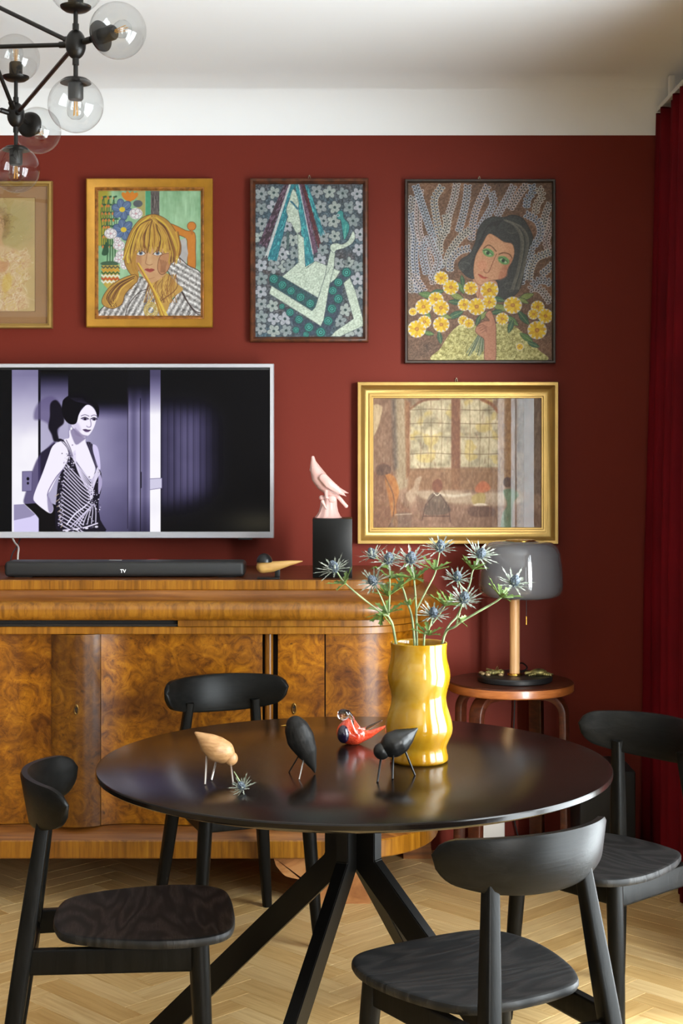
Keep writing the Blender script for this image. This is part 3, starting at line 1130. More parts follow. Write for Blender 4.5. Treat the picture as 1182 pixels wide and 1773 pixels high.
    for (ex, ey) in ((632, 604), (740, 658)):
        p.ell(ex, ey - 3, 42, 27, (78, 158, 82), .42, a=.85, soft=8)
        p.ell(ex, ey, 27, 13, (170, 196, 150), .42)
        p.ell(ex - 3, ey, 13, 13, (44, 78, 40))
        p.ell(ex - 3, ey, 6, 6, (16, 24, 16))
        p.line(crv([(ex - 34, ey - 18), (ex - 6, ey - 18), (ex + 28, ey + 10)]), 5, (40, 60, 38))
    p.line(crv([(600, 570), (630, 548), (660, 560), (688, 592)]), 7, (104, 66, 34))
    p.line(crv([(708, 612), (740, 602), (780, 612), (800, 640)]), 7, (104, 66, 34))
    p.line(crv([(690, 610), (664, 670), (640, 728), (622, 744), (604, 736), (600, 720)]), 5, (140, 84, 58))
    p.poly(ccrv([(560, 752), (582, 758), (598, 770), (628, 776), (600, 786), (576, 774)]), (190, 84, 62))
    p.line(crv([(560, 754), (596, 772), (628, 778)]), 3, (120, 44, 36))
    p.line(crv([(570, 850), (566, 900), (555, 940)]), 4, (120, 70, 48))
    # leaves, daisies
    for k, (x, y, L, a) in enumerate([(200, 900, 120, .2), (270, 880, 100, -.2), (410, 910, 110, .4), (400, 950, 100, .1), (200, 1030, 80, .9), (400, 1040, 120, -.4), (330, 1050, 90, .3), (450, 800, 80, 1.4), (440, 850, 90, 1.1),
                                        (700, 930, 100, .2), (720, 990, 120, .3), (690, 1020, 90, -.2), (800, 1080, 110, .7), (790, 1120, 100, 1.9), (900, 910, 110, -.3), (880, 1060, 120, .9), (900, 1200, 110, .6), (950, 1250, 90, .4),
                                        (590, 1050, 90, -.8), (290, 1200, 90, 1.4), (210, 1170, 80, .2), (1000, 1080, 70, 1.2), (880, 940, 80, .5), (560, 1080, 80, -1.2)]):
        dx, dy = math.cos(a) * L / 2, math.sin(a) * L / 2
        nx, ny = -math.sin(a) * L * .2, math.cos(a) * L * .2
        p.poly(ccrv([(x - dx, y - dy), (x + nx, y + ny), (x + dx, y + dy), (x - nx, y - ny)]), [(84, 120, 62), (58, 98, 70), (124, 138, 68), (50, 88, 60)][k % 4], line=(46, 62, 38), lw=3)
        p.line([(x - dx, y - dy), (x + dx, y + dy)], 2.5, (150, 166, 100))
    for k, (x, y, q) in enumerate([(300, 780, 46), (368, 845, 52), (508, 852, 46), (640, 866, 60), (262, 930, 50), (175, 983, 54), (298, 990, 54), (462, 968, 42), (550, 982, 60), (640, 950, 46), (100, 1018, 26), (182, 1090, 44), (128, 1140, 60),
                                     (300, 1108, 54), (455, 1080, 34), (495, 1100, 34), (805, 972, 60), (730, 1068, 42), (980, 985, 44), (950, 1035, 36), (1035, 1048, 50), (976, 1148, 64), (855, 1265, 24)]):
        p.ell(x, y, q + 4, (q + 4) * .94, (222, 214, 200))
        for i in range(11):
            a = i * 2 * math.pi / 11 + k
            p.ell(x + q * .56 * math.cos(a), y + q * .54 * math.sin(a), q * .46, q * .2, [(228, 188, 20), (214, 168, 12), (236, 200, 36)][i % 3], a)
        p.ell(x, y, q * .26, q * .24, (176, 116, 34))
        p.ell(x, y, q * .12, q * .12, (206, 150, 60))
    # hand holding the stalks
    for k in range(16):
        p.line([(570 + k * 3, 1170), (480 + k * 11, 1310 + 20 * math.sin(k))], 7, [(110, 124, 96), (66, 88, 64), (150, 156, 128)][k % 3])
    p.poly(ccrv([(612, 1040), (640, 1010), (660, 1030), (684, 1110), (686, 1200), (680, 1366), (610, 1366), (604, 1260), (600, 1210), (560, 1180), (540, 1150), (560, 1110), (600, 1085), (640, 1080)], 6), (182, 124, 94), line=(104, 62, 44), lw=4)
    for k in range(4):
        p.line(crv([(556 + k * 10, 1120 + k * 16), (590 + 6 * k, 1110 + k * 14), (622, 1124 + k * 12)]), 4, (122, 74, 54))
    p.C += ((p.noise(7, 39, 1) - .5) * 26)[..., None]
    return p


# ---- hazy interior with a tall mullioned window and seated figures
def paint_interior():
    p = Paint(130, 147, 996, 816, 2.3, (150, 130, 116))
    r = p.rng
    n = p.noise(70, 41, 3, .6, 1.6)
    n2 = p.noise(26, 42, 3, .5, 1.8)
    p.C += ((n - .5) * 70)[..., None] * np.array((1, .95, .9)) + ((n2 - .5) * 44)[..., None]
    def soft(pts, col, a=.8, s=16):
        p.poly(pts, col, a=a, soft=s)
    soft([(130, 147), (230, 147), (240, 520), (130, 500)], (134, 112, 98), .7)
    soft([(245, 147), (310, 147), (310, 600), (255, 620)], (166, 158, 138), .8)
    soft([(228, 147), (250, 147), (262, 500), (240, 520)], (92, 92, 92), .6)
    soft([(296, 147), (322, 170), (324, 540), (304, 560)], (140, 104, 76), .7, 10)
    soft([(778, 147), (850, 147), (850, 590), (786, 590)], (150, 118, 76), .7)
    soft([(850, 147), (996, 147), (996, 640), (850, 620)], (118, 106, 100), .7, 24)
    soft([(880, 147), (920, 147), (900, 420), (876, 420)], (96, 86, 86), .5)
    # light of the panes
    for pts in ([(326, 190), (400, 160), (536, 152), (534, 500), (324, 505)], [(580, 152), (690, 158), (770, 215), (774, 500), (580, 498)]):
        p.poly(pts, (186, 182, 160), a=.95, soft=10)
    w, m = p.polymask([(324, 152), (774, 152), (774, 505), (324, 505)], 10)
    cl = p.noise(60, 44, 3)[w]
    p.put(w, m * np.clip((cl - .5) * 3, 0, .8), (214, 208, 184))
    p.put(w, m * np.clip((.47 - cl) * 4, 0, .7), (140, 138, 122))
    p.put(w, m * np.clip((p.noise(50, 45, 2)[w] - .6) * 4, 0, .5), (196, 178, 110))
    for y in (205, 275, 345, 430, 512):
        p.line(crv([(326, y + 2), (430, y - 3), (536, y + 2)]), 4, (110, 100, 84), a=.7, soft=5)
        p.line(crv([(580, y), (680, y + 3), (774, y)]), 4, (110, 100, 84), a=.7, soft=5)
    for x in (378, 430, 484, 628, 680, 726):
        p.line(crv([(x, 160), (x + 3, 330), (x - 2, 510)]), 3.5, (118, 106, 88), a=.6, soft=5)
    soft([(536, 150), (580, 150), (580, 612), (536, 612)], (130, 94, 72), .9, 8)
    p.line(crv([(326, 200), (390, 158), (470, 148)]), 12, (118, 84, 62), a=.7, soft=8)
    p.line(crv([(690, 152), (740, 176), (774, 215)]), 16, (136, 92, 62), a=.8, soft=8)
    soft([(320, 510), (780, 500), (790, 612), (310, 620)], (146, 118, 92), .7, 12)
    # white table, chairs, sitters
    soft(ccrv([(350, 625), (460, 618), (560, 622), (640, 640), (740, 628), (880, 630), (890, 680), (760, 700), (600, 690), (420, 668)]), (184, 172, 156), .8, 14)
    p.line(crv([(480, 640), (560, 646), (630, 636)]), 14, (206, 200, 186), a=.8, soft=10)
    soft([(130, 690), (996, 690), (996, 816), (130, 816)], (132, 106, 94), .55, 30)
    soft(ccrv([(150, 500), (200, 480), (250, 560), (280, 680), (330, 740), (310, 816), (130, 816), (130, 600)]), (134, 104, 86), .7, 10)
    soft(ccrv([(196, 545), (240, 545), (268, 620), (252, 700), (262, 790), (240, 800), (220, 690)]), (180, 130, 76), .75, 8)
    p.line(crv([(196, 545), (240, 650), (236, 760), (210, 810)]), 6, (88, 66, 54), a=.7, soft=5)
    soft(ccrv([(150, 500), (190, 480), (225, 500), (220, 530), (160, 540)]), (92, 76, 70), .7, 8)
    soft(ccrv([(300, 640), (340, 600), (352, 560), (384, 548), (372, 590), (360, 640), (330, 680)]), (182, 168, 152), .75, 8)
    soft(ccrv([(440, 580), (462, 560), (486, 572), (488, 610), (462, 630), (440, 612)]), (128, 88, 68), .9, 6)
    soft(ccrv([(420, 650), (462, 628), (500, 660), (528, 730), (400, 740)]), (98, 90, 84), .7, 8)
    p.line(crv([(446, 632), (462, 644), (478, 632)]), 5, (220, 214, 200), a=.9)
    for a, b in (((385, 770), (405, 690)), ((405, 690), (450, 640)), ((478, 640), (520, 700)), ((520, 700), (530, 780)), ((390, 750), (525, 750))):
        p.line([a, b], 5, (82, 60, 54), a=.7, soft=4)
    soft(ccrv([(660, 600), (690, 570), (720, 580), (735, 610), (700, 630), (660, 625)]), (190, 122, 92), .8, 8)
    soft(ccrv([(640, 650), (680, 630), (710, 640), (700, 690), (650, 690)]), (172, 160, 110), .8, 8)
    p.ell(684, 692, 34, 9, (222, 214, 202), a=.9, soft=4)
    soft(ccrv([(620, 710), (700, 696), (760, 720), (740, 750), (640, 750)]), (100, 78, 70), .7, 10)
    soft(ccrv([(800, 620), (850, 612), (880, 640), (850, 690), (840, 816), (790, 816), (796, 740), (820, 690)]), (106, 140, 118), .8, 8)
    p.ell(822, 576, 22, 26, (84, 66, 58), a=.8, soft=6)
    soft(ccrv([(236, 750), (280, 730), (330, 740), (320, 816), (230, 816)]), (120, 108, 104), .6, 10)
    p.line([(250, 742), (330, 738)], 6, (176, 166, 154), a=.8, soft=5)
    soft(ccrv([(133, 190), (180, 190), (170, 260), (150, 320), (133, 330)]), (196, 184, 158), .85, 8)
    for k in range(260):
        x, y = 130 + r.rand() * 866, 147 + r.rand() * 669
        L = 14 + 26 * r.rand()
        p.line([(x, y), (x + r.randn() * 5, y + L)], 4 + 4 * r.rand(), [(170, 150, 132), (118, 96, 84), (150, 140, 126), (182, 164, 150)][k % 4], a=.28, soft=5)
    p.C = (p.C - 140) * 1.3 + np.array((140, 131, 122)) + ((p.noise(11, 47, 2, .7, 1.4) - .5) * 46)[..., None]
    return p


# ---- chalk drawing of a seated sitter in a ruffled blouse
def paint_chalk():
    p = Paint(-220, 152, 180, 738, 3.0, (190, 162, 106))
    r = p.rng
    p.C += ((p.noise(90, 51, 3) - .5) * 26)[..., None] * np.array((1, 1, .8))
    w, m = p.polymask([(-100, 170), (150, 190), (170, 330), (90, 420), (-100, 380)], 60)
    p.put(w, m * .55, (166, 154, 92))
    for k in range(160):
        x, y = -60 + r.rand() * 230, 170 + r.rand() * 240
        p.line([(x, y), (x + 18, y - 14)], 2, [(176, 160, 104), (150, 140, 84), (196, 172, 120)][k % 3], a=.5)
    p.poly(ccrv([(-60, 220), (0, 205), (40, 240), (50, 300), (30, 360), (-60, 380)]), (146, 112, 62), a=.55, soft=18)
    p.poly(ccrv([(-60, 240), (0, 240), (22, 290), (10, 360), (18, 420), (-60, 430)]), (202, 160, 112), a=.9, soft=10)
    for k in range(60):
        a0 = r.rand() * 6.28
        cx, cy = 20 + r.randn() * 20, 280 + r.randn() * 45
        p.line([(cx + 10 * math.cos(a0 + i * .5), cy + 9 * math.sin(a0 + i * .5)) for i in range(6)], 2.4, [(130, 96, 52), (168, 130, 78), (108, 80, 46)][k % 3], a=.6)
    p.poly(ccrv([(20, 400), (60, 410), (100, 425), (140, 430), (152, 470), (140, 520), (110, 545), (120, 620), (150, 700), (60, 738), (-100, 738), (-100, 420)]), (210, 178, 134), a=.75, soft=14)
    for k in range(330):
        x, y = -40 + r.rand() * 190, 410 + r.rand() * 320
        if x > 150 - abs(y - 480) * .1:
            continue
        q = crv([(x, y), (x + r.randn() * 14, y + 12 + r.randn() * 8), (x + r.randn() * 18, y + 26 + r.randn() * 10)], 4)
        p.line(q, 2.2, [(230, 212, 184), (190, 140, 90), (224, 200, 160), (176, 112, 72), (206, 176, 70), (236, 226, 208)][k % 6], a=.65)
    p.poly(ccrv([(20, 560), (50, 540), (60, 600), (30, 640), (10, 620)]), (206, 172, 66), a=.6, soft=10)
    p.poly(ccrv([(-10, 480), (40, 490), (30, 530), (-10, 530)]), (188, 122, 70), a=.55, soft=10)
    return p


# ---- black-and-white film still in violet tint (photo pixel units)
def paint_film():
    p = Paint(-33, 640.5, 467.5, 921.5, 0.72, (10, 10, 9))
    X, Y = p.X, p.Y
    r = p.rng
    def Z(*pts):
        return np.array([(x / 4.925, 630 + y / 4.925) for x, y in pts])
    V = np.array((172, 158, 250.0))
    def violet(v):
        """grey level 0..1 -> violet-tinted monochrome"""
        v = np.clip(v, 0, 1)[..., None]
        return v * (V * (1 - v * v) + 255 * np.array((.985, .975, 1.0)) * v * v)
    # wall and door brightness field
    up = np.clip((Y - 640) / 85, 0, 1)
    lev = np.zeros(X.shape)
    wall = (X > 21) & (X < 66)
    lev = np.where(wall, .62 + .36 * np.clip((Y - 650) / 110, 0, 1) ** .8, lev)
    lev = np.where((X >= 66) & (X < 70), .08, lev)
    jamb = (X >= 70) & (X < 118)
    lev = np.where(jamb, .25 + .55 * np.clip((Y - 645) / 70, 0, 1) - .35 * np.clip((672 - Y) / 40, 0, 1), lev)
    door = (X >= 118) & (X < 222)
    ud = np.clip((Y - 690) / 40, 0, 1)
    lev = np.where(door, .03 + .72 * ud * ud * (3 - 2 * ud) * (1 - .35 * np.clip((Y - 830) / 90, 0, 1)) * (1 - .25 * np.clip((X - 150) / 70, 0, 1)), lev)
    strip = (X >= 222) & (X < 260)
    us = np.clip((Y - 665) / 50, 0, 1)
    lev = np.where(strip, .05 + .62 * us * (1 - .55 * np.clip((Y - 860) / 60, 0, 1)) * (1 - .25 * np.sin((X - 222) / 6.0) ** 2), lev)
    post = (X >= 260) & (X < 278)
    lev = np.where(post, np.clip(.42 + .6 * np.clip((Y - 650) / 70, 0, 1), 0, 1), lev)
    pan = X >= 278
    cxp, cyp = 318, 792
    fall = 1 / (1 + np.exp((X - 366) / 11)) * (.62 + .38 * np.exp(-((X - 330) / 36) ** 2)) / (1 + np.exp((706 + (X - 278) * .05 - Y) / 9)) / (1 + np.exp((Y - 872 + (X - 300) * .22) / 10))
    grooves = 1 - .32 * (np.mod(X - 278, 11.2) < 1.6) - .12 * (np.mod(X - 280, 11.2) < 2.5)
    lev = np.where(pan, .02 + .47 * fall * grooves, lev)
    lev += (p.noise(30, 61, 2) - .5) * .04 * (lev > .1)
    p.C = violet(lev)
    p.C += np.where(lev[..., None] < .06, np.array((6, 6, 4.)), 0)
    refl_glow = np.exp(-((X - 450) / 60) ** 2 - ((Y - 905) / 22) ** 2)  # room reflection on the screen glass, painted into the film picture
    p.C += refl_glow[..., None] * np.array((34, 32, 24.))
    p.over(((X < 21) * 1.0), (9, 9, 8))
    p.line([(221, 672), (221, 915)], 1.2, (40, 34, 52), a=.8)
    p.line([(243, 690), (243, 921)], 1.6, (24, 20, 34), a=.9)
    p.line([(244, 818), (244, 844)], 2.6, (40, 36, 52))
    p.poly([(259, 829), (280, 828), (280, 845), (259, 848)], (210, 206, 230), line=(120, 112, 150), lw=1)
    # cast shadow of the head and body on the wall
    p.poly(ccrv(Z((300, 380), (360, 300), (440, 275), (500, 320), (530, 420), (500, 560), (470, 640), (440, 600), (415, 520), (350, 480), (290, 470))), (96, 86, 128), a=.75, soft=5)
    p.poly(ccrv(Z((430, 340), (480, 310), (530, 380), (545, 500), (490, 560), (500, 650), (460, 660), (440, 600), (412, 540), (425, 450))), (16, 12, 22), a=.95, soft=2.5)
    p.poly(ccrv(Z((470, 670), (400, 720), (330, 790), (280, 900), (250, 1010), (215, 1110), (205, 1190), (290, 1230), (330, 1140), (420, 900))), (72, 62, 104), a=.85, soft=3)
    p.poly(Z((345, 760), (470, 670), (430, 800), (345, 960)), (34, 28, 48), a=.9, soft=2)
    p.poly(Z((190, 918), (275, 916), (270, 1085), (190, 1085)), (128, 120, 160), line=(80, 72, 110), lw=1)
    p.ell(*Z((238, 980))[0], 2.4, 3, (16, 12, 20))
    p.ell(*Z((238, 1018))[0], 2.0, 2.4, (24, 18, 30))
    # dado shelf and dark bulk below
    p.poly(Z((118, 1205), (200, 1198), (300, 1280), (330, 1320), (330, 1440), (118, 1440)), (216, 208, 246))
    p.poly(Z((118, 1200), (205, 1196), (300, 1285), (260, 1305), (118, 1335)), (150, 142, 178))
    p.poly(Z((210, 1195), (420, 1180), (560, 1240), (560, 1440), (335, 1440), (340, 1330), (300, 1280)), (14, 11, 10))
    # dress, skirt first
    p.poly(ccrv(Z((480, 650), (545, 650), (590, 760), (640, 820), (775, 1010), (800, 930), (820, 900), (770, 760), (735, 670), (790, 690), (820, 860), (862, 930), (865, 1060), (840, 1180), (855, 1330), (890, 1442),
                (520, 1442), (470, 1300), (480, 1150), (500, 980), (540, 880), (570, 760)), 3), (26, 22, 34))
    # skin: neck, chest, arms
    skin = (246, 240, 255)
    p.poly(ccrv(Z((600, 560), (720, 610), (730, 670), (770, 760), (812, 890), (775, 985), (700, 900), (630, 800), (590, 740), (545, 650), (590, 630)), 4), skin)
    p.poly(ccrv(Z((600, 565), (640, 560), (700, 620), (735, 630), (700, 660), (650, 690), (620, 640)), 3), (120, 108, 148), a=.75, soft=2)
    p.poly(ccrv(Z((520, 660), (560, 690), (585, 790), (540, 890), (490, 960), (430, 1080), (400, 1120), (440, 1180), (455, 1240), (430, 1275), (370, 1240), (300, 1180), (285, 1140), (310, 1060), (360, 940), (410, 800), (450, 700)), 4), skin)
    p.line(crv(Z((545, 890), (470, 980), (405, 1115), (450, 1210))), 1.6, (110, 98, 140), a=.8)
    p.poly(ccrv(Z((405, 1130), (440, 1180), (455, 1240), (430, 1272), (410, 1240))), (150, 140, 176), a=.9, soft=2)
    p.poly(ccrv(Z((790, 690), (830, 710), (850, 800), (855, 900), (825, 870), (800, 780)), 4), (214, 204, 242))
    p.poly(ccrv(Z((845, 930), (868, 980), (866, 1050), (840, 1110), (838, 1000)), 4), (176, 166, 206))
    # sparkling chevrons on the dress
    for k in range(17):
        y0 = 830 + k * 33
        q = crv(Z((545 + min(k, 4) * 4 - k * 4, y0 + 0), (630 + k * 2, y0 + 95), (700, y0 + 165 - k * 2), (770, y0 + 225 - k * 5)), 5)
        p.line(q[: (None if k < 8 else 12)], 1.9, (222, 214, 240), a=.95)
    for k in range(6):
        p.line(crv(Z((600 + k * 8, 740 - k * 6 + 30), (650 + k * 2, 850 + k * 10), (772, 1005 + k * 24))), 1.5, (226, 218, 244))
        p.line(crv(Z((772, 1005 + k * 26), (815, 930 + k * 14), (832 + k * 4, 880 + k * 10))), 1.5, (226, 218, 244))
    p.line(crv(Z((775, 1050), (790, 1110), (740, 1200), (640, 1280), (570, 1370))), 2.4, (232, 226, 248))
    for k in range(7):
        p.line(crv(Z((600 + k * 36, 1390 - k * 6), (660 + k * 26, 1330 - k * 14), (740 + k * 10, 1250 - k * 10))), 1.8, (220, 212, 238), a=.9)
        p.line(Z((470 + k * 8, 1130 + k * 44), (500 + k * 6, 1110 + k * 44)), 1.3, (190, 170, 150), a=.9)
    for k in range(230):
        a = r.rand()
        if k % 3 == 0:
            c = Z((590 + r.randn() * 26, 860 + r.randn() * 60))[0]
        elif k % 3 == 1:
            c = Z((790 + r.randn() * 26, 1180 + r.randn() * 90))[0]
        else:
            c = Z((500 + r.rand() * 40, 960 + r.rand() * 420))[0]
        p.ell(c[0], c[1], .5 + .9 * a, .5 + .7 * a, [(236, 230, 250), (150, 140, 170), (60, 52, 74), (206, 198, 226)][k % 4])
    p.line(crv(Z((540, 1420), (700, 1400), (830, 1360))), 2.4, (226, 218, 240))
    for k in range(7):
        p.ell(*Z((570 + k * 42, 1425 - k * 6))[0], 3, 1.8, [(226, 220, 240), (60, 54, 74)][k % 2])
    for k in range(3):
        p.line(crv(Z((520 + k * 22, 655 - k * 3), (575 + k * 12, 720), (600 + k * 10, 790))), 1.2, (84, 76, 104))
        p.line(crv(Z((735 + k * 18, 665 + k * 6), (770 + k * 12, 760), (815 + k * 8, 880))), 1.2, (84, 76, 104))
    # head: neck shade, face, hair, features
    p.poly(ccrv(Z((655, 470), (690, 400), (740, 350), (790, 370), (822, 430), (815, 500), (786, 570), (745, 615), (690, 600), (640, 560), (610, 520)), 4), skin)
    p.poly(ccrv(Z((640, 545), (700, 600), (745, 614), (700, 625), (640, 600))), (140, 128, 164), a=.8, soft=2)
    p.poly(ccrv(Z((610, 520), (660, 500), (690, 560), (660, 570))), (196, 186, 222), a=.6, soft=4)
    hair = ccrv(Z((545, 300), (600, 265), (690, 255), (760, 290), (830, 340), (846, 400), (836, 460), (822, 420), (800, 370), (750, 345), (700, 375), (672, 430), (650, 505), (600, 515), (555, 480), (528, 410), (530, 340)), 5)
    p.poly(hair, (9, 7, 12))
    for k in range(8):
        p.line(crv(Z((600 + k * 14, 290), (650 + k * 14, 320 + k * 3), (690 + k * 15, 310 + k * 6))), .9, (44, 38, 58), a=.7)
    for ex, ey, s_ in ((725, 470, 1.0), (803, 472, .8)):
        p.ell(*Z((ex, ey))[0], 5.2 * s_, 2.5, (110, 100, 140), a=.8)
        p.ell(*Z((ex, ey + 2))[0], 2.2, 2.0, (24, 18, 34))
        p.line(crv(Z((ex - 34 * s_, ey - 4), (ex, ey - 14), (ex + 30 * s_, ey))), 1.5, (30, 24, 42))
        p.line(crv(Z((ex - 34 * s_, ey - 26), (ex, ey - 36), (ex + 34 * s_, ey - 24))), 1.1, (86, 76, 110))
    p.line(crv(Z((768, 470), (775, 505), (772, 535), (752, 540), (738, 530))), 1.2, (130, 116, 158))
    p.poly(ccrv(Z((706, 560), (732, 556), (752, 562), (775, 562), (755, 580), (728, 580))), (96, 74, 112))
    p.line(Z((706, 562), (775, 564)), .9, (40, 30, 54))
    p.ell(*Z((608, 552))[0], 1.6, 2.4, (250, 250, 255))
    return p


def frame_rings(bm, x0, x1, z0, z1, yb, prof):
    """mitred picture-frame moulding; prof = (inset, protrusion from the wall)"""
    rows = [[(x0 + t, yb - h, z0 + t), (x1 - t, yb - h, z0 + t), (x1 - t, yb - h, z1 - t), (x0 + t, yb - h, z1 - t)] for t, h in prof]
    grid_faces(bm, rows, close_u=True)
    return bm


def wall_rect(a, b, c, d, depth):
    lo, hi = P(a, d, depth), P(c, b, depth)
    return lo.x, hi.x, lo.z, hi.z


def picture(name, label, rect, mouldings, canv, to_px, inset_depth, backing=True, glass=False, hook=None, hang=None, sheet_name='canvas'):
    yb = WALL_Y - 0.004
    dmid = WALL_Y - max(h for _, pr, _, _ in mouldings for _, h in pr)
    x0, x1, z0, z1 = wall_rect(*rect, dmid)
    t = thing(name, label, 'painting' if name != 'chalk_drawing' else 'drawing', ((x0 + x1) / 2, yb, z0))
    for nm, pr, mt, _ in mouldings:
        o = obj(nm, frame_rings(BM(), x0, x1, z0, z1, yb, pr), mt, t, smooth=40)
    obj('backing_board', box(BM(), (x0 + .012, yb - .006, z0 + .012), (x1 - .012, yb, z1 - .012)), M(name + '_board', (70, 50, 34), 0.8), t, smooth=0)
    if canv is not None:
        sheet(sheet_name, canv, to_px, yb - inset_depth, None, t)
    if hook:
        h = P(hook[0], hook[1], WALL_Y - .01)
        b = BM()
        tube(b, [(h.x, WALL_Y, h.z), (h.x, WALL_Y - .014, h.z + .002)], 0.0022, 8)
        tube(b, [(h.x - .004, WALL_Y - .006, z1 - .004), (h.x - .003, WALL_Y - .009, h.z), (h.x + .003, WALL_Y - .009, h.z), (h.x + .004, WALL_Y - .006, z1 - .004)], 0.0016, 6)
        obj('hanging_hook', b, M('steel_hook', (170, 160, 140), 0.35, metal=0.9), t)
    return t, (x0, x1, z0, z1, yb)


px_of = lambda ox, oy, s: (lambda X, Y: (ox + X / s, oy + Y / s))
U = (WALL_Y - .03) / FPX        # metres per photo pixel near the wall

t, r_ = picture('girl_painting', 'painting of a girl with blond fringe in a wide gold frame', (149, 309, 367.5, 566.5),
                [('outer_frame', [(0, 0), (0, .030), (.004, .034), (14 * U, .024), (15 * U, .022)], m_gold_dull, 0),
                 ('inner_fillet', [(14.5 * U, .020), (15 * U, .025), (17 * U, .026), (19 * U, .019), (20.5 * U, .018)], m_gold_dark, 0)], None, None, 0)
g = paint_girl()
sheet('canvas', g, px_of(0, 290, 2.955), WALL_Y - .004 - .017, None, t)

t, r_ = picture('pale_nymph_painting', 'grey flowered painting of a pale angular figure with a parrot, brown frame', (432.5, 308.5, 637.5, 592),
                [('frame', [(0, 0), (0, .028), (.003, .032), (5 * U, .034), (7 * U, .028), (9 * U, .020), (9.5 * U, .014)], M('brown_frame_wood', (82, 44, 24), 0.42, vary=0.3, vscale=40), 0)], None, None, 0, hook=(535.5, 305))
sheet('canvas', paint_nymph(), px_of(420, 290, 4.925), WALL_Y - .004 - .016, None, t)

t, r_ = picture('daisy_woman_painting', 'painting of a dark-haired woman holding yellow daisies, thin black-brown frame', (700.5, 310, 961.5, 629),
                [('frame', [(0, 0), (0, .026), (.002, .030), (4 * U, .030), (5.6 * U, .024), (6 * U, .014)], M('dark_frame_wood', (46, 32, 22), 0.42, vary=0.3, vscale=40), 0)], None, None, 0, hook=(829.5, 307))
sheet('canvas', paint_daisies(), px_of(690, 290, 4.076), WALL_Y - .004 - .016, None, t)

t, r_ = picture('window_interior_painting', 'glazed hazy painting of a room with tall window in heavy gold frame', (618.5, 661, 966.5, 942),
                [('outer_frame', [(0, 0), (0, .046), (.002, .050), (6 * U, .050), (7 * U, .046), (10 * U, .031), (14 * U, .022), (19 * U, .020), (21 * U, .022)], m_gold, 0),
                 ('inner_frame', [(20.5 * U, .016), (20.8 * U, .027), (24.5 * U, .027), (25.3 * U, .022), (27.5 * U, .022), (28.3 * U, .014)], m_gold, 0)], None, None, 0, hook=(790, 656))
sheet('canvas', paint_interior(), px_of(600, 640, 2.955), WALL_Y - .004 - .012, None, t)
x0, x1, z0, z1, yb = r_
obj('glass', box(BM(), (x0 + 26 * U, yb - .0165, z0 + 26 * U), (x1 - 26 * U, yb - .0145, z1 - 26 * U)), thin_glass('picture_glass', refl=0.7), t, smooth=0)

t, r_ = picture('chalk_drawing', 'chalk drawing of a sitter in ruffled blouse, tan mat and thin gold frame', (-110, 313, 90, 568.5),
                [('frame', [(0, 0), (0, .020), (.003, .024), (5 * U, .025), (6.5 * U, .018), (8 * U, .017), (9 * U, .010)], m_gold, 0)], None, None, 0)
x0, x1, z0, z1, yb = r_
mb = BM()
q = [P(-75, 341.5, yb - .012), P(61, 539.5, yb - .012)]
frame_rings(mb, x0 + 8 * U, x1 - 8 * U, z0 + 8 * U, z1 - 8 * U, yb, [(0, .009), (0.001, .010)])
ins = [[(x0 + 8 * U, yb - .010, z0 + 8 * U), (x1 - 8 * U, yb - .010, z0 + 8 * U), (x1 - 8 * U, yb - .010, z1 - 8 * U), (x0 + 8 * U, yb - .010, z1 - 8 * U)],
       [(q[0].x, yb - .010, q[1].z), (q[1].x, yb - .010, q[1].z), (q[1].x, yb - .010, q[0].z), (q[0].x, yb - .010, q[0].z)],
       [(q[0].x + .002, yb - .008, q[1].z + .002), (q[1].x - .002, yb - .008, q[1].z + .002), (q[1].x - .002, yb - .008, q[0].z - .002), (q[0].x + .002, yb - .008, q[0].z - .002)]]
grid_faces(mb, ins, close_u=True)
obj('passe_partout', mb, M('tan_mat_board', (140, 104, 66), 0.8, bump=0.05), t)
sheet('drawing_sheet', paint_chalk(), px_of(0, 290, 2.955), yb - .0075, None, t)
obj('glass', box(BM(), (x0 + 7 * U, yb - .0145, z0 + 7 * U), (x1 - 7 * U, yb - .013, z1 - 7 * U)), thin_glass('drawing_glass', refl=0.4), t, smooth=0)

# ------------------------------------------------------------------ television, soundbar, cables
TVY = 5.50
lo, hi = P(-41.5, 932, TVY), P(473.5, 629.5, TVY)
tv = thing('television', 'wall-mounted television with silver bezel showing a violet black-and-white film', 'television', ((lo.x + hi.x) / 2, TVY, lo.z))
m_silver = M('silver_bezel', (196, 196, 202), 0.35, metal=0.15)
b = BM()
u5 = TVY / FPX
rows = []
for (l, rr, bt, tp, y) in ((0, 0, 0, 0, .05), (0, 0, 0, 0, .004), (.002, .002, .002, .002, 0), (6 * u5, 6 * u5, 11 * u5, 6.5 * u5, 0), (6.6 * u5, 6.6 * u5, 11.5 * u5, 7 * u5, .004)):
    rows.append([(lo.x + l, TVY + y, lo.z + bt), (hi.x - rr, TVY + y, lo.z + bt), (hi.x - rr, TVY + y, hi.z - tp), (lo.x + l, TVY + y, hi.z - tp)])
grid_faces(b, rows, close_u=True)
obj('bezel', b, m_silver, tv, smooth=30)
obj('rear_casing', box(BM(), (lo.x + .004, TVY + .008, lo.z + .004), (hi.x - .004, TVY + .06, hi.z - .004), .01), m_black_rough, tv)
obj('wall_bracket', box(BM(), (-1.1, TVY + .055, 1.3), (-.7, WALL_Y - .003, 1.62), .005), m_black_metal, tv)
obj('ir_lens', box(BM(), (P(412, 0, TVY).x, TVY + .004, lo.z - .006), (P(436, 0, TVY).x, TVY + .014, lo.z + .001), .002), m_black_rough, tv)
sheet('screen', paint_film(), lambda X, Y: (X, Y), TVY + .003, None, tv, emit=TV_EMIT, rough=0.12)

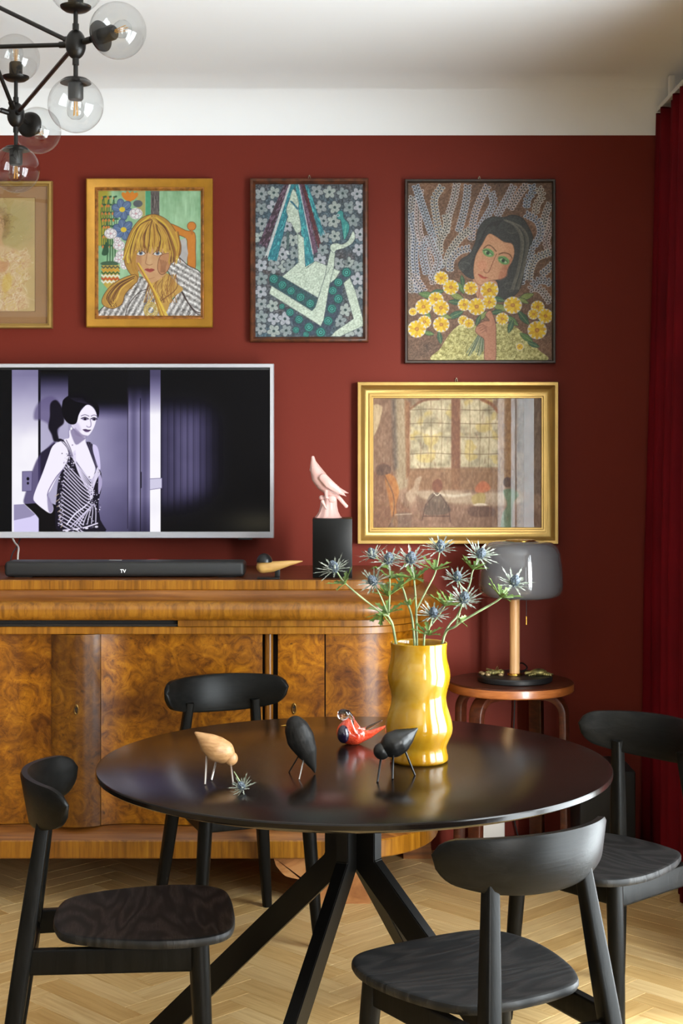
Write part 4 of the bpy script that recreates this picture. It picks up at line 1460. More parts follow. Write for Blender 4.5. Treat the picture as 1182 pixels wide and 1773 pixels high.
# ------------------------------------------------------------------ sideboard
SBX, SBY, SBB = -0.876, 4.985, 5.60
def plan(o, n=10):
    """outline of the sideboard seen from above, pushed out by o: left back -> front -> right back"""
    pts = [(-2.042 - o, SBB), (-2.042 - o, 5.33)]
    for i in range(1, n + 1):
        a = math.pi / 2 * i / n
        pts.append((-1.80 - (.242 + o) * math.cos(a), 5.33 - (5.33 - SBY + o) * math.sin(a)))
    for i in range(1, 12):
        pts.append((-1.80 + 1.848 * i / 12, SBY - o))
    for i in range(n + 1):
        a = math.pi / 2 * (1 - i / n)
        pts.append((.048 + (.242 + o) * math.cos(a), 5.33 - (5.33 - SBY + o) * math.sin(a)))
    pts.append((.29 + o, SBB))
    return pts


def run(name, prof, mat, parent, top=False, bottom=False, smooth=40):
    bm = BM()
    rows = [[(x, y, z) for x, y in plan(o)] for o, z in prof]
    vv = grid_faces(bm, rows)
    bm.faces.new(vv[0] if top else vv[0])
    bm.faces.new(list(reversed(vv[-1])))
    # back
    k = len(vv[0]) - 1
    bm.faces.new([v[0] for v in vv] + [v[k] for v in reversed(vv)])
    return obj(name, bm, mat, parent, smooth=smooth)


sb = thing('sideboard', 'long burl walnut sideboard with rounded end and curved doors under the television', 'sideboard', (SBX, 5.30, 0))
run('top_slab', [(-.004, 1.0615), (0, 1.058), (0, 1.032), (-.004, 1.028)], m_ven_v, sb)
run('top_veneer', [(-.006, 1.0622), (-.006, 1.0617)], m_ven_dark, sb)
run('cove_moulding', [(-.004, 1.028), (.000, 1.024), (.006, 1.014), (.020, 1.004), (.040, .9975), (.044, .996)], m_ven_h, sb)
run('rounded_moulding', [(.044, .996), (.056, .990), (.064, .980), (.067, .966), (.064, .950), (.055, .938), (.044, .933)], m_ven_v, sb)
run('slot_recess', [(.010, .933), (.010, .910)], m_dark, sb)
run('frieze_rail', [(.030, .910), (.032, .908), (.032, .888), (.030, .886)], m_ven_v, sb)
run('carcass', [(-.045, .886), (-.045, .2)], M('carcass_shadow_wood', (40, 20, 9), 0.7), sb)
run('base_slope', [(-.006, .250), (.012, .246), (.034, .226), (.046, .213)], m_ven_h, sb)
run('base_rail', [(.046, .213), (.050, .209), (.050, .157), (.046, .153), (-.03, .153)], m_ven_v, sb)
# pull-out tray slot: open at the left, closed by a strip on the right
sx = P(308, 0, 4.96).x
b = BM()
rows = []
for o_, z in ((.010, .9315), (.027, .9315), (.027, .9115), (.010, .9115)):
    rows.append([(sx, SBY - o_, z)] + [(x, y, z) for x, y in plan(o_) if x > sx and y < 5.4])
grid_faces(b, rows, close_v=True)
obj('slot_strip', b, m_ven_v, sb)
obj('pull_out_tray', box(BM(), (-1.9, SBY - .020, .9105), (sx - .002, SBY - .008, .9175)), M('tray_edge', (34, 30, 28), 0.35), sb, smooth=0)

SU = np.array([0, .03, .06, .08, .11, .17, .26, .40, .52, .62])
SV = np.array([-.030, -.027, -.018, -.006, .010, .020, .010, -.004, -.002, .004])
def serp(x):
    return float(np.interp(abs(x - SBX), SU, SV))


def panel(name, xa, xb, mat, z0=.252, z1=.884, dy=0.0, n=22, th=.02, flat=False):
    bm = BM()
    fr, bk = [], []
    for i in range(n + 1):
        x = xa + (xb - xa) * i / n
        y = SBY + dy + (0 if flat else serp(x))
        e = .0015 if i in (0, n) else 0
        fr.append((x, y + e))
        bk.append((x, y + th))
    ring = fr + bk[::-1]
    rows = [[(x, y, z) for x, y in ring] for z in (z0, z1)]
    vv = grid_faces(bm, rows, close_u=True, cap=True)
    return obj(name, bm, mat, sb, smooth=30)


def mir(x):
    return 2 * SBX - x


panel('door', -.794, -.262, m_burl[0])
cpan = panel('centre_stile', -.957, -.7955, m_burl[1], dy=-.004)
panel('door', mir(-.262), mir(-.794), m_burl[2])
for s_ in (1, -1):
    f = (lambda x: x) if s_ > 0 else mir
    a, c = sorted((f(-.2545), f(-.2265)))
    pb = BM()
    rows = [[(a + (c - a) * (.5 - .5 * math.cos(math.pi * i / 10)), SBY + .018 - .016 * math.sin(math.pi * i / 10), z) for i in range(11)] for z in (.252, .884)]
    grid_faces(pb, rows)
    obj('pilaster', pb, m_ven_v, sb)
    a, c = sorted((f(-.210), f(-.0565)))
    panel('cupboard_door', a, c, m_burl[3] if s_ > 0 else m_burl[0], flat=True, n=2)
    # end panel wraps round the corner
    pts = [(x, y) for x, y in plan(-.002, 14) if (x > -.05 if s_ > 0 else x < mir(-.05))]
    start = (f(-.0525), SBY + .002)
    pts = [start] + pts if s_ > 0 else pts + [start]
    pb = BM()
    grid_faces(pb, [[(x, y, z) for x, y in pts] for z in (.252, .884)])
    obj('end_panel', pb, m_burl[2] if s_ > 0 else m_burl[3], sb)
    obj('end_panel_edge', box(BM(), (start[0] - .0005, SBY + .002, .252), (start[0] + .0005, SBY + .02, .884)), m_dark, sb, smooth=0)


def escutcheon(px, py, y, parent):
    c = P(px, py, y)
    eb = BM()
    k = 20
    rows = []
    for rr, dy in ((1.0, 0), (1.0, -.002), (.78, -.0035), (.62, -.002), (.60, 0.0)):
        rows.append([(c.x + .008 * rr * math.cos(2 * math.pi * i / k), y + dy, c.z + .0185 * rr * math.sin(2 * math.pi * i / k)) for i in range(k)])
    grid_faces(eb, rows, close_u=True)
    o = obj('escutcheon', eb, M('aged_brass', (120, 92, 48), 0.45, metal=0.9), parent)
    kb = BM()
    lathe(kb, [(0, 0), (.0035, 0), (.0035, .0012), (0, .0012)], (c.x, y - .0005, c.z + .005), 14, axis=(0, -1, 0))
    box(kb, (c.x - .0014, y - .0016, c.z - .009), (c.x + .0014, y - .0004, c.z + .004))
    obj('keyhole', kb, m_dark, o, smooth=0)


escutcheon(132, 1229, SBY - .0345, sb)
escutcheon(509, 1227, SBY - .0008, sb)


def bracket_foot(pts, y0, y1, mat):
    fb_ = BM()
    rows = [[(x, y, z) for x, z in pts] for y in (y0, y1)]
    grid_faces(fb_, rows, close_u=True, cap=True)
    bmesh.ops.triangulate(fb_, faces=[f_ for f_ in fb_.faces if len(f_.verts) > 4])
    return obj('foot', fb_, mat, sb, smooth=30)


fpts = [(-.225, .155)] + [tuple(q) for q in crv([(-.215, .125), (-.185, .092), (-.140, .080), (-.105, .066), (-.085, .040), (-.085, .0)], 4)] + [(.095, 0), (.100, .06), (.110, .155)]
bracket_foot(fpts, 4.955, 5.02, m_ven_pale)
bracket_foot([(mir(x), z) for x, z in fpts], 4.955, 5.02, m_ven_pale)
for s_ in (1, -1):
    a, c = sorted((.222, .318)) if s_ > 0 else sorted((mir(.222), mir(.318)))
    bracket_foot([(a, .155), (a + .004, 0), (c + .012 * s_, 0), (c, .155)], 5.50, 5.57, m_ven_h)

# ------------------------------------------------------------------ things on the sideboard
ST = 1.0622
d_s = 5.07
a, c = P(7, 0, d_s).x, P(423, 0, d_s).x
zt = P(0, 972.5, d_s).z
bar = thing('soundbar', 'long black soundbar lying on the sideboard below the television', 'soundbar', ((a + c) / 2, d_s + .06, ST))
bb = BM()
box(bb, (a, d_s, ST + .003), (c, d_s + .115, zt), .013, seg=4)
obj('housing', bb, M('soundbar_black', (34, 34, 34), 0.5, bump=0.12, bscale=900), bar)
for fx in (a + .06, c - .06):
    obj('rubber_foot', box(BM(), (fx - .03, d_s + .02, ST), (fx + .03, d_s + .095, ST + .004)), m_black_rough, bar, smooth=0)
tp = BM()
pt_ = P(200, 970.5, d_s + .05)
box(tp, (pt_.x - .022, d_s + .04, zt), (pt_.x + .022, d_s + .065, zt + .0025), .001)
obj('control_strip', tp, M('steel_strip', (150, 150, 150), 0.3, metal=0.8), bar)
cu = bpy.data.curves.new('tv_text', 'FONT')
cu.body = 'TV'
cu.size = .016
cu.extrude = .0004
cu.align_x = 'CENTER'
to = bpy.data.objects.new('tv_text', cu)
COL.objects.link(to)
dg = bpy.context.evaluated_depsgraph_get()
tme = bpy.data.meshes.new_from_object(to.evaluated_get(dg))
bpy.data.objects.remove(to)
pt_ = P(213, 991.5, d_s)
tme.transform(Matrix.Translation((pt_.x, d_s - .0006, pt_.z)) @ Matrix.Rotation(math.pi / 2, 4, 'X'))
m_led, nt, bs = new_mat('white_display_light')
bs.inputs['Base Color'].default_value = (.8, .8, .8, 1)
bs.inputs['Emission Color'].default_value = (1, 1, 1, 1)
bs.inputs['Emission Strength'].default_value = 1.2 * TV_EMIT
obj('display_text', tme, m_led, bar, smooth=0)

for nm, lab, col, pts, rad in (('tv_cable', 'white cable hanging from the television to the soundbar', (206, 204, 200), [(21, 930, 5.52), (26, 940, 5.50), (32, 948, 5.40), (31, 962, 5.30), (30, 990, 5.22)], .0032),
                               ('tv_cable', 'black cable hanging beside the white one below the television', (20, 20, 20), [(36, 930, 5.53), (30, 945, 5.46), (22, 958, 5.38), (18, 972, 5.30), (14, 992, 5.24)], .0024),
                               ('red_wire', 'thin red wire lying on the sideboard behind the soundbar', (170, 24, 24), [(233, 976, 5.30), (255, 969.5, 5.30), (275, 969.5, 5.30), (290, 975, 5.30)], .002)):
    cc = crv([tuple(P(*q)) for q in pts], 6)
    tag(obj(nm, tube(BM(), [Vector(q) for q in cc], rad, 8), M(nm + '_rubber', col, 0.45)), lab, 'cable')

# black plinth with pink parrot
d_p = 5.06
a, c, zt = P(541, 0, d_p).x, P(609.5, 0, d_p).x, P(0, 898, d_p).z
pl = obj('plinth', box(BM(), (a, d_p, ST), (c, d_p + (c - a), zt), .0022), M('black_gloss_plinth', (11, 11, 10), 0.32, spec=0.25))
tag(pl, 'tall black block standing on the sideboard under the pink parrot', 'plinth')

def bird_pt(x, y, off=0.0):
    q = P(520 + x / 9.85, 780 + y / 9.85, d_p + .065)
    return Vector((q.x, q.y + off, q.z))


S = (d_p + .065) / FPX / 9.85
pk = thing('parrot_figurine', 'pale pink glazed parrot figurine perched on a stump atop the black block', 'figurine', tuple(bird_pt(480, 1165)))
pk.location.z = zt
m_pink = M('pink_glaze', (222, 178, 170), 0.3, coat=0.4, bump=0.25, bscale=130)
b = BM()
chain(b, bird_pt(212, 118), bird_pt(222, 215), 30 * S, 52 * S, 7)
chain(b, bird_pt(222, 215), bird_pt(250, 310), 54 * S, 92 * S, 7)
chain(b, bird_pt(250, 310), bird_pt(320, 460), 92 * S, 132 * S, 9)
chain(b, bird_pt(320, 460), bird_pt(400, 570), 134 * S, 132 * S, 9)
chain(b, bird_pt(400, 570), bird_pt(500, 680), 130 * S, 100 * S, 7)
chain(b, bird_pt(500, 680), bird_pt(610, 740), 98 * S, 54 * S, 5)
chain(b, bird_pt(186, 330), bird_pt(228, 415), 36 * S, 15 * S, 6)       # beak
obj('body', blob(b, .0018, 3), m_pink, pk, smooth=60)
for sg in (-1, 1):
    b = BM()
    o_ = sg * .034
    chain(b, bird_pt(390, 460, o_), bird_pt(480, 560, o_ * 1.12), 74 * S, 80 * S, 5, flat=.42)
    chain(b, bird_pt(480, 560, o_ * 1.12), bird_pt(640, 680, o_ * .9), 80 * S, 60 * S, 6, flat=.36)
    chain(b, bird_pt(640, 680, o_ * .9), bird_pt(775 + 40 * (sg > 0), 775 - 45 * (sg > 0), o_ * .5), 58 * S, 12 * S, 8, flat=.4)
    obj('wing', blob(b, .002, 3), m_pink, pk, smooth=60)
    b = BM()
    ball(b, bird_pt(208, 300, sg * .018), (.0022, .0016, .0022), sub=2)
    obj('eye', b, m_pink, pk, smooth=60)
b = BM()
chain(b, bird_pt(600, 740), bird_pt(780, 950), 40 * S, 36 * S, 8, flat=.6)
obj('tail', blob(b, .002, 3), m_pink, pk, smooth=60)
b = BM()
k = 40
rows = []
for y_, r0 in ((1162, 222), (1150, 226), (1110, 196), (1040, 160), (950, 140), (860, 132), (790, 120), (760, 70)):
    c_ = bird_pt(475 + (1160 - y_) * .03, y_)
    rows.append([(c_.x + r0 * S * (1 + .06 * math.sin(9 * t_ + y_ * .01) + .04 * math.sin(17 * t_)) * math.cos(t_), c_.y + r0 * S * .9 * (1 + .06 * math.sin(9 * t_)) * math.sin(t_), max(c_.z, zt + .0005)) for t_ in [2 * math.pi * i / k for i in range(k)]])
grid_faces(b, rows, close_u=True, cap=True)
stump = obj('stump', b, m_pink, pk, smooth=60)
b = BM()
ball(b, bird_pt(545, 820, -.060), (70 * S, 22 * S, 66 * S))
ball(b, bird_pt(365, 800, -.035), (50 * S, 50 * S, 46 * S))
chain(b, bird_pt(380, 860, -.062), bird_pt(440, 980, -.066), 34 * S, 18 * S, 5)
chain(b, bird_pt(440, 700, -.045), bird_pt(445, 790, -.060), 40 * S, 30 * S, 4)
obj('bark_knots', blob(b, .002, 2), m_pink, stump, smooth=60)

# little wooden songbird with black cap on a stand
d_w = 5.04
def wb(x, y, off=0.0):
    q = P(420 + x / 8.443, 940 + y / 8.443, d_w)
    return Vector((q.x, q.y + off, q.z))


SW = d_w / FPX / 8.443
wd = thing('songbird_figurine', 'small pale wooden songbird with black cap on a stand beside the soundbar', 'figurine', (wb(380, 545).x, d_w, ST))
m_pale_wood = grain('pale_maple', [(0.3, (168, 124, 62)), (0.7, (200, 158, 92))], (8, 60, 60), 0.4, 0.05)
b = BM()
chain(b, wb(296, 345), wb(420, 345), 100 * SW, 86 * SW, 8)
chain(b, wb(420, 345), wb(640, 300), 86 * SW, 52 * SW, 11)
chain(b, wb(640, 300), wb(870, 268), 50 * SW, 12 * SW, 11)
me = blob(b, .0022, 4)
for v in me.vertices:                      # flat sawn back, as in the turned original
    lim = wb(0, 284 - (0)).z + (v.co.x - wb(200, 0).x) * .055
    v.co.z = min(v.co.z, lim)
obj('body', me, m_pale_wood, wd, smooth=50)
b = BM()
lathe(b, [(0.0, .0)] + [(118 * SW * math.cos(t_), 128 * SW * math.sin(t_)) for t_ in [math.pi / 2 * i / 10 for i in range(10)]] + [(0, 128 * SW)], wb(318, 280), 28)
obj('cap', b, M('black_lacquer', (20, 22, 24), 0.3), wd, smooth=50)
b = BM()
box(b, (wb(470, 0).x, d_w - .004, ST + .004), (wb(545, 0).x, d_w + .004, wb(0, 385).z), .001)
obj('stand_post', b, m_black_metal, wd)
b = BM()
box(b, (wb(215, 0).x, d_w - .030, ST), (wb(545, 0).x, d_w + .030, ST + .0045), .0015)
obj('stand_plate', b, m_black_metal, wd)

# ------------------------------------------------------------------ round table
TX, TY, TR, TZ = .0295, 3.592, .608, .75
tb = thing('round_table', 'round black oak dining table on a splayed black metal base', 'table', (TX, TY, 0))
b = BM()
lathe(b, [(0, TZ), (.3, TZ), (TR - .006, TZ), (TR - .0015, TZ - .0015), (TR, TZ - .004), (TR, TZ - .013), (TR - .004, TZ - .016), (TR - .045, TZ - .030), (0, TZ - .030)], (TX, TY, 0), 128)
obj('table_top', b, m_tabletop, tb, smooth=30)
b = BM()
lathe(b, [(0, .718), (.13, .718), (.13, .7195), (0, .7195)], (TX, TY, 0), 32)
obj('mounting_plate', b, m_table_leg, tb, smooth=30)
KN, RF = .505, .60
for th in (66, 156, 246, 324):
    t_ = math.radians(th)
    dr, nr = Vector((math.cos(t_), math.sin(t_), 0)), Vector((-math.sin(t_), math.cos(t_), 0))
    O = Vector((TX, TY, 0))
    hw = .0155
    # outline in the (radial, height) plane
    wdt = .068
    poly = [(.002, .718), (.002 + wdt, .718), (.002 + wdt, KN + .02), (RF, .0), (RF - .080, .0), (.002, KN + .008)]
    b = BM()
    A = [[b.verts.new(O + dr * r0 + nr * s_ + Vector((0, 0, z))) for r0, z in poly] for s_ in (-hw, hw)]
    for v_, fl_ in zip(A, (True, False)):
        for q_ in ((0, 1, 2, 5), (2, 3, 4, 5)):
            b.faces.new([v_[k] for k in (reversed(q_) if fl_ else q_)])
    for k in range(6):
        b.faces.new((A[0][k], A[0][(k + 1) % 6], A[1][(k + 1) % 6], A[1][k]))
    bmesh.ops.recalc_face_normals(b, faces=b.faces)
    bmesh.ops.bevel(b, geom=[e_ for e_ in b.edges if e_.calc_face_angle(0) > .3], offset=.0022, segments=2, affect='EDGES')
    obj('leg', b, m_table_leg, tb, smooth=30)

# ------------------------------------------------------------------ dining chairs
ch = thing('dining_chair', 'x', 'chair', (0, 0, 0), 0, 'black dining chairs around the round table')
def seat_outline(s=1.0, k=64):
    half = [(0, .190), (.080, .188), (.150, .176), (.190, .140), (.208, .080), (.208, .015), (.194, -.060), (.168, -.135), (.130, -.188), (.065, -.208), (0, -.212)]
    full = half + [(-x, y) for x, y in half[-2:0:-1]]
    q = ccrv(full, 4)
    return q * s


b = BM()
rows = []
for s_, z in ((.93, .430), (.985, .431), (1.0, .437), (1.0, .444), (.992, .4485), (.975, .450), (.94, .4495), (.85, .4475), (.7, .445), (.5, .443), (.25, .442), (.06, .442)):
    q = seat_outline(s_)
    rows.append([(x, y, z) for x, y in q])
vv = grid_faces(b, rows, close_u=True)
b.faces.new(vv[-1])
b.faces.new(list(reversed(vv[0])))
obj('seat', b, m_seat, ch, smooth=40)


def arc_pt(u):
    """u in -1..1 along the bent backrest: x, y, tangent angle"""
    R = .255
    a = u * math.radians(53)
    return R * math.sin(a), -.262 + R * (1 - math.cos(a)), a


b = BM()
rows = []
NU = 44
us = [-1 + 2 * i / NU for i in range(NU + 1)]
for u in us:
    e = abs(u)
    x, y, a = arc_pt(u * .985)
    zt_ = .778 - .008 * e ** 2
    zb_ = .662 + .040 * e ** 2.4
    if e > .78:                               # rounded tips
        f_ = (e - .78) / .22
        mid = .5 * (zt_ + zb_) + .004
        k_ = max(.02, math.sqrt(max(0, 1 - f_ * f_)))
        zt_, zb_ = mid + (zt_ - mid) * k_, mid + (zb_ - mid) * k_
        th = .011 * (.35 + .65 * k_)
    else:
        th = .011
    nx, ny = -math.sin(a), math.cos(a)        # towards the sitter
    lean = lambda z: -(z - .70) * .18
    h = (zt_ - zb_) / 2
    cz = (zt_ + zb_) / 2
    bev = min(.007, h * .6)
    sec = [(-th, h - bev), (-th * .6, h), (th * .6, h), (th, h - bev), (th, 0), (th, -h + bev), (th * .6, -h), (-th * .6, -h), (-th, -h + bev), (-th, 0)]
    rows.append([(x + nx * s_, y + ny * s_ + lean(cz + w_), cz + w_) for s_, w_ in sec])
grid_faces(b, rows, close_u=True, cap=True)
obj('backrest', b, m_chair_h, ch, smooth=50)
SQ = rsq(4, .45)
for s_ in (1, -1):
    b = BM()
    top = Vector((s_ * .108, -.226, .700))
    bot = Vector((s_ * .186, -.325, 0))
    q = [top.lerp(bot, t_) for t_ in (0, .12, .25, .4, .55, .7, .85, 1)]
    tube(b, q, [.014, .0155, .0175, .019, .019, .018, .016, .0135], sect=SQ, up=Vector((0, 1, 0)))
    obj('leg', b, m_chair, ch, smooth=45)
    b = BM()
    top, bot = Vector((s_ * .158, .107, .431)), Vector((s_ * .188, .124, 0))
    q = [top.lerp(bot, t_) for t_ in (0, .2, .4, .6, .8, 1)]
    tube(b, q, [.021, .021, .020, .0185, .0165, .0135], 20)
    obj('leg', b, m_chair, ch, smooth=45)
    p0, p1 = Vector((s_ * .160, .107, .395)), Vector((s_ * .141, -.267, .395))
    b = BM()
    tube(b, [p0, p1], 1.0, sect=[(x * .010, y * .027) for x, y in rsq(3, .2)], up=Vector((0, 0, 1)))
    obj('side_rail', b, m_chair, ch, smooth=45)
for y, xw, z, h_ in ((.108, .158, .398, .022), (-.262, .140, .380, .018)):
    b = BM()
    tube(b, [(-xw, y, z), (0, y + .004, z), (xw, y, z)], 1.0, sect=[(x_ * .010, y_ * h_) for x_, y_ in rsq(3, .2)], up=Vector((0, 0, 1)))
    obj('cross_rail', b, m_chair, ch, smooth=45)
CH = [(-.290, 4.556, -2.749, 'black wooden chair behind the table, its back against the burl sideboard'),
      (.255, 3.049, .532, 'black wooden chair in the right foreground seen from behind'),
      (.650, 3.888, 2.267, 'black wooden chair at far right in front of the red curtain'),
      (-.433, 3.401, -1.445, 'black wooden chair at left foreground seen from the side')]
for i, (x, y, a, lab) in enumerate(CH):
    o = ch if i == 0 else copy_tree(ch)
    o.location = (x, y, 0)
    o.rotation_euler = (0, 0, a)
    o['label'] = lab

# ------------------------------------------------------------------ stool with lamp, boxes by the wall
SX, SY, SZ, SR = .600, 5.345, .675, .222
m_stool = grain('reddish_stool_wood', [(0.25, (48, 19, 9)), (0.55, (76, 35, 17)), (0.8, (102, 52, 26))], (6, 50, 50), 0.4, 0.08, coat=0.1)
m_stool_edge = grain('stool_edge_wood', [(0.25, (120, 62, 26)), (0.55, (158, 92, 44)), (0.8, (184, 118, 64))], (12, 12, 90), 0.35, 0.05, coat=0.3)
stl = thing('stool', 'round dark wooden stool with bent legs carrying the lamp', 'stool', (SX, SY, 0))
b = BM()
lathe(b, [(0, SZ), (.1, SZ), (SR - .006, SZ), (SR - .001, SZ - .004), (SR - .001, SZ - .006)], (SX, SY, 0), 64)
obj('seat', b, m_stool, stl)
b = BM()
lathe(b, [(SR - .001, SZ - .005), (SR, SZ - .008), (SR, SZ - .030), (SR - .004, SZ - .034), (0, SZ - .034)], (SX, SY, 0), 64)
obj('seat_edge', b, m_stool_edge, stl)
for th in (152, 226, 55, 338):
    t_ = math.radians(th)
    dr = Vector((math.cos(t_), math.sin(t_), 0))
    O = Vector((SX, SY, 0))
    zt_ = SZ - .034
    path = [O + dr * .06 + Vector((0, 0, zt_ - .014)), O + dr * .13 + Vector((0, 0, zt_ - .014))]
    for i in range(1, 8):
        a = math.pi / 2 * i / 7
        path.append(O + dr * (.13 + .062 * math.sin(a)) + Vector((0, 0, zt_ - .014 - .062 * (1 - math.cos(a)))))
    path.append(O + dr * .200 + Vector((0, 0, 0)))
    b = BM()
    tube(b, path, 1.0, sect=[(x_ * .026, y_ * .013) for x_, y_ in rsq(3, .2)])
    obj('leg', b, m_stool, stl, smooth=40)

LX, LY = .6125, 5.335
lamp = thing('table_lamp', 'lamp with smoked glass shade, oak stem and black base on the stool', 'lamp', (LX, LY, SZ))
b = BM()
lathe(b, [(0, SZ + .0005), (.128, SZ + .0005), (.132, SZ + .004), (.133, SZ + .016), (.130, SZ + .021), (.124, SZ + .022), (0, SZ + .020)], (LX, LY, 0), 56)
obj('base', b, M('black_cast_base', (24, 25, 26), 0.42), lamp)
z_sb, z_st = P(0, 1036, LY).z, P(0, 936, LY).z
b = BM()
lathe(b, [(0, SZ + .02), (.0178, SZ + .02), (.0178, z_sb + .02), (0, z_sb + .02)], (LX, LY, 0), 28)
obj('stem', b, grain('oak_stem', [(0.3, (190, 140, 88)), (0.7, (222, 180, 128))], (60, 60, 5), 0.4, 0.06), lamp)
SHX, SHY = LX + .020, LY - .01
b = BM()
out = [(.040, z_st), (.085, z_st - .001), (.112, z_st - .007), (.130, z_st - .022), (.140, z_st - .045), (.147, z_st - .10), (.150, z_st - .150), (.148, z_st - .172), (.139, z_st - .190), (.120, z_st - .199), (.052, z_st - .203)]
inn = [(r0 - .004, z + (-.004 if i < 4 else .004 if i > 8 else 0)) for i, (r0, z) in enumerate(out)]
lathe(b, out + inn[::-1] + [out[0]], (SHX, SHY, 0), 72)
m_smoke, nt, bs = new_mat('smoked_glass')
bs.inputs['Base Color'].default_value = (.13, .13, .14, 1)
bs.inputs['Roughness'].default_value = .06
bs.inputs['Transmission Weight'].default_value = .15
bs.inputs['IOR'].default_value = 1.55
bs.inputs['Coat Weight'].default_value = .6
obj('shade', b, m_smoke, lamp, smooth=50)
b = BM()
lathe(b, [(0, z_st + .004), (.050, z_st + .004), (.054, z_st + .001), (.054, z_st - .006), (0, z_st - .006)], (SHX, SHY, 0), 40)
obj('top_cap', b, m_brass, lamp)
b = BM()
lathe(b, [(0, z_sb - .001), (.050, z_sb - .001), (.056, z_sb + .002), (.052, z_sb + .006), (0, z_sb + .008)], (SHX - .008, SHY, 0), 40)
obj('lower_collar', b, m_brass, lamp)
b = BM()
lathe(b, [(0, z_sb), (.016, z_sb), (.020, z_sb + .03), (.030, z_sb + .06), (.020, z_sb + .12), (.010, z_st - .004), (0, z_st - .004)], (SHX, SHY, 0), 28)
obj('bulb_holder', b, m_black_rough, lamp)
b = BM()
lathe(b, [(.0178, SZ + .021), (.026, SZ + .021), (.024, SZ + .027), (.0178, SZ + .028)], (LX, LY, 0), 28)
obj('stem_collar', b, m_brass, lamp)
pc = P(911, 1036, LY - .02)
b = BM()
tube(b, [pc, P(911, 1068, LY - .02)], .0011, 6)
cord = obj('pull_cord', b, m_black_rough, lamp)
b = BM()
tube(b, [P(911, 1067, LY - .02), P(911, 1082, LY - .02)], .0030, 10)
obj('pull_weight', b, m_brass, lamp)
b = BM()
cc = crv([tuple(P(898, 1166, LY + .03)), tuple(P(912, 1157, LY + .06)), tuple(P(904, 1148, LY + .10)), (LX + .03, LY + .18, .706), (LX + .03, LY + .245, .690), (LX + .03, WALL_Y - .022, .55), (LX + .02, WALL_Y - .02, .2), (LX + .05, WALL_Y - .02, .02)], 6)
tube(b, [Vector(q) for q in cc], .003, 8)
obj('power_cord', b, m_black_rough, lamp)

# bronze ornaments lying on the lamp's base
m_bronze = M('patinated_bronze', (112, 104, 62), 0.42, metal=0.6, vary=0.4, vscale=60, bump=0.3, bscale=200)
zb = SZ + .0215
def ornament(name, lab, cx, cy, turtle):
    t_ = thing(name, lab, 'ornament', (cx, cy, zb))
    b = BM()
    if turtle:
        ball(b, (cx, cy, zb + .012), (.030, .020, .013))
        chain(b, (cx - .030, cy, zb + .009), (cx - .044, cy, zb + .008), .008, .007, 3)
        obj('shell', blob(b, .002, 2), m_bronze, t_, smooth=60)
        for sx_ in (-.024, .026):
            for sy_ in (-.017, .017):
                b = BM()
                chain(b, (cx + sx_ * .7, cy + sy_ * .7, zb + .007), (cx + sx_ * 1.5, cy + sy_ * 1.3, zb + .0045), .007, .0045, 4)
                obj('leg', b, m_bronze, t_, smooth=60)
        b = BM()
        chain(b, (cx + .028, cy, zb + .008), (cx + .050, cy + .004, zb + .004), .005, .0025, 5)
        obj('tail', b, m_bronze, t_, smooth=60)
    else:
        chain(b, (cx - .026, cy, zb + .007), (cx + .026, cy, zb + .010), .007, .010, 6)
        obj('body', blob(b, .002, 2), m_bronze, t_, smooth=60)
        rr = random.Random(4)
        for k in range(9):
            b = BM()
            a = rr.uniform(-.5, 3.6)
            tube(b, [(cx - .004 + k * .003, cy, zb + .012), (cx + .030 * math.cos(a), cy + .018 * math.sin(k), zb + .012 + .020 * abs(math.sin(a)))], [.003, .0008], 6)
            obj('frond', b, m_bronze, t_, smooth=60)
        for k, (ox, oy) in enumerate(((-.040, -.01), (-.025, -.03), (.020, -.03), (-.045, .012))):
            b = BM()
            ball(b, (cx + ox, cy + oy, zb + .006), (.010, .008, .0065), sub=2)
            obj('pebble', b, M('pale_bronze_bit', (150, 128, 92), 0.4, metal=0.5), t_, smooth=60)


ornament('turtle_ornament', 'bronze turtle ornament on the right of the lamp base', P(931, 0, LY).x, LY - .02, True)
ornament('foliage_ornament', 'bronze leafy ornament on the left of the lamp base', P(855, 0, LY).x, LY - .01, False)

# subwoofer in the corner and white box under the stool
sw = thing('subwoofer', 'black subwoofer box on the floor in the dark corner by the curtain', 'speaker', (.935, 5.36, 0))
b = BM()
box(b, (.835, 5.28, .012), (1.030, 5.55, .366), .006)
obj('cabinet', b, M('subwoofer_black', (26, 26, 25), 0.55, bump=0.1, bscale=500), sw)
for fx, fy in ((.86, 5.31), (1.005, 5.31), (.86, 5.52), (1.005, 5.52)):
    obj('rubber_foot', lathe(BM(), [(0, 0), (.014, 0), (.014, .013), (0, .013)], (fx, fy, 0), 14), m_black_rough, sw)
cse = thing('flat_case', 'dark flat case on the floor against the wall under the stool', 'case', (.571, 5.52, 0))
obj('case_body', box(BM(), (.462, 5.44, .0), (.680, 5.59, .060), .006), M('dark_case_leather', (30, 18, 14), 0.5), cse)
obj('case_seam', box(BM(), (.460, 5.438, .030), (.682, 5.592, .034), .001), m_dark, cse)
wbx = thing('storage_box', 'small white box lying on the dark case under the stool', 'box', (.535, 5.52, .060))
obj('carton', box(BM(), (.485, 5.47, .0605), (.592, 5.585, .165), .003), M('white_card', (206, 204, 200), 0.6), wbx)
obj('lid_edge', box(BM(), (.482, 5.467, .150), (.595, 5.588, .170), .003), M('white_card_lid', (212, 210, 206), 0.6), wbx)

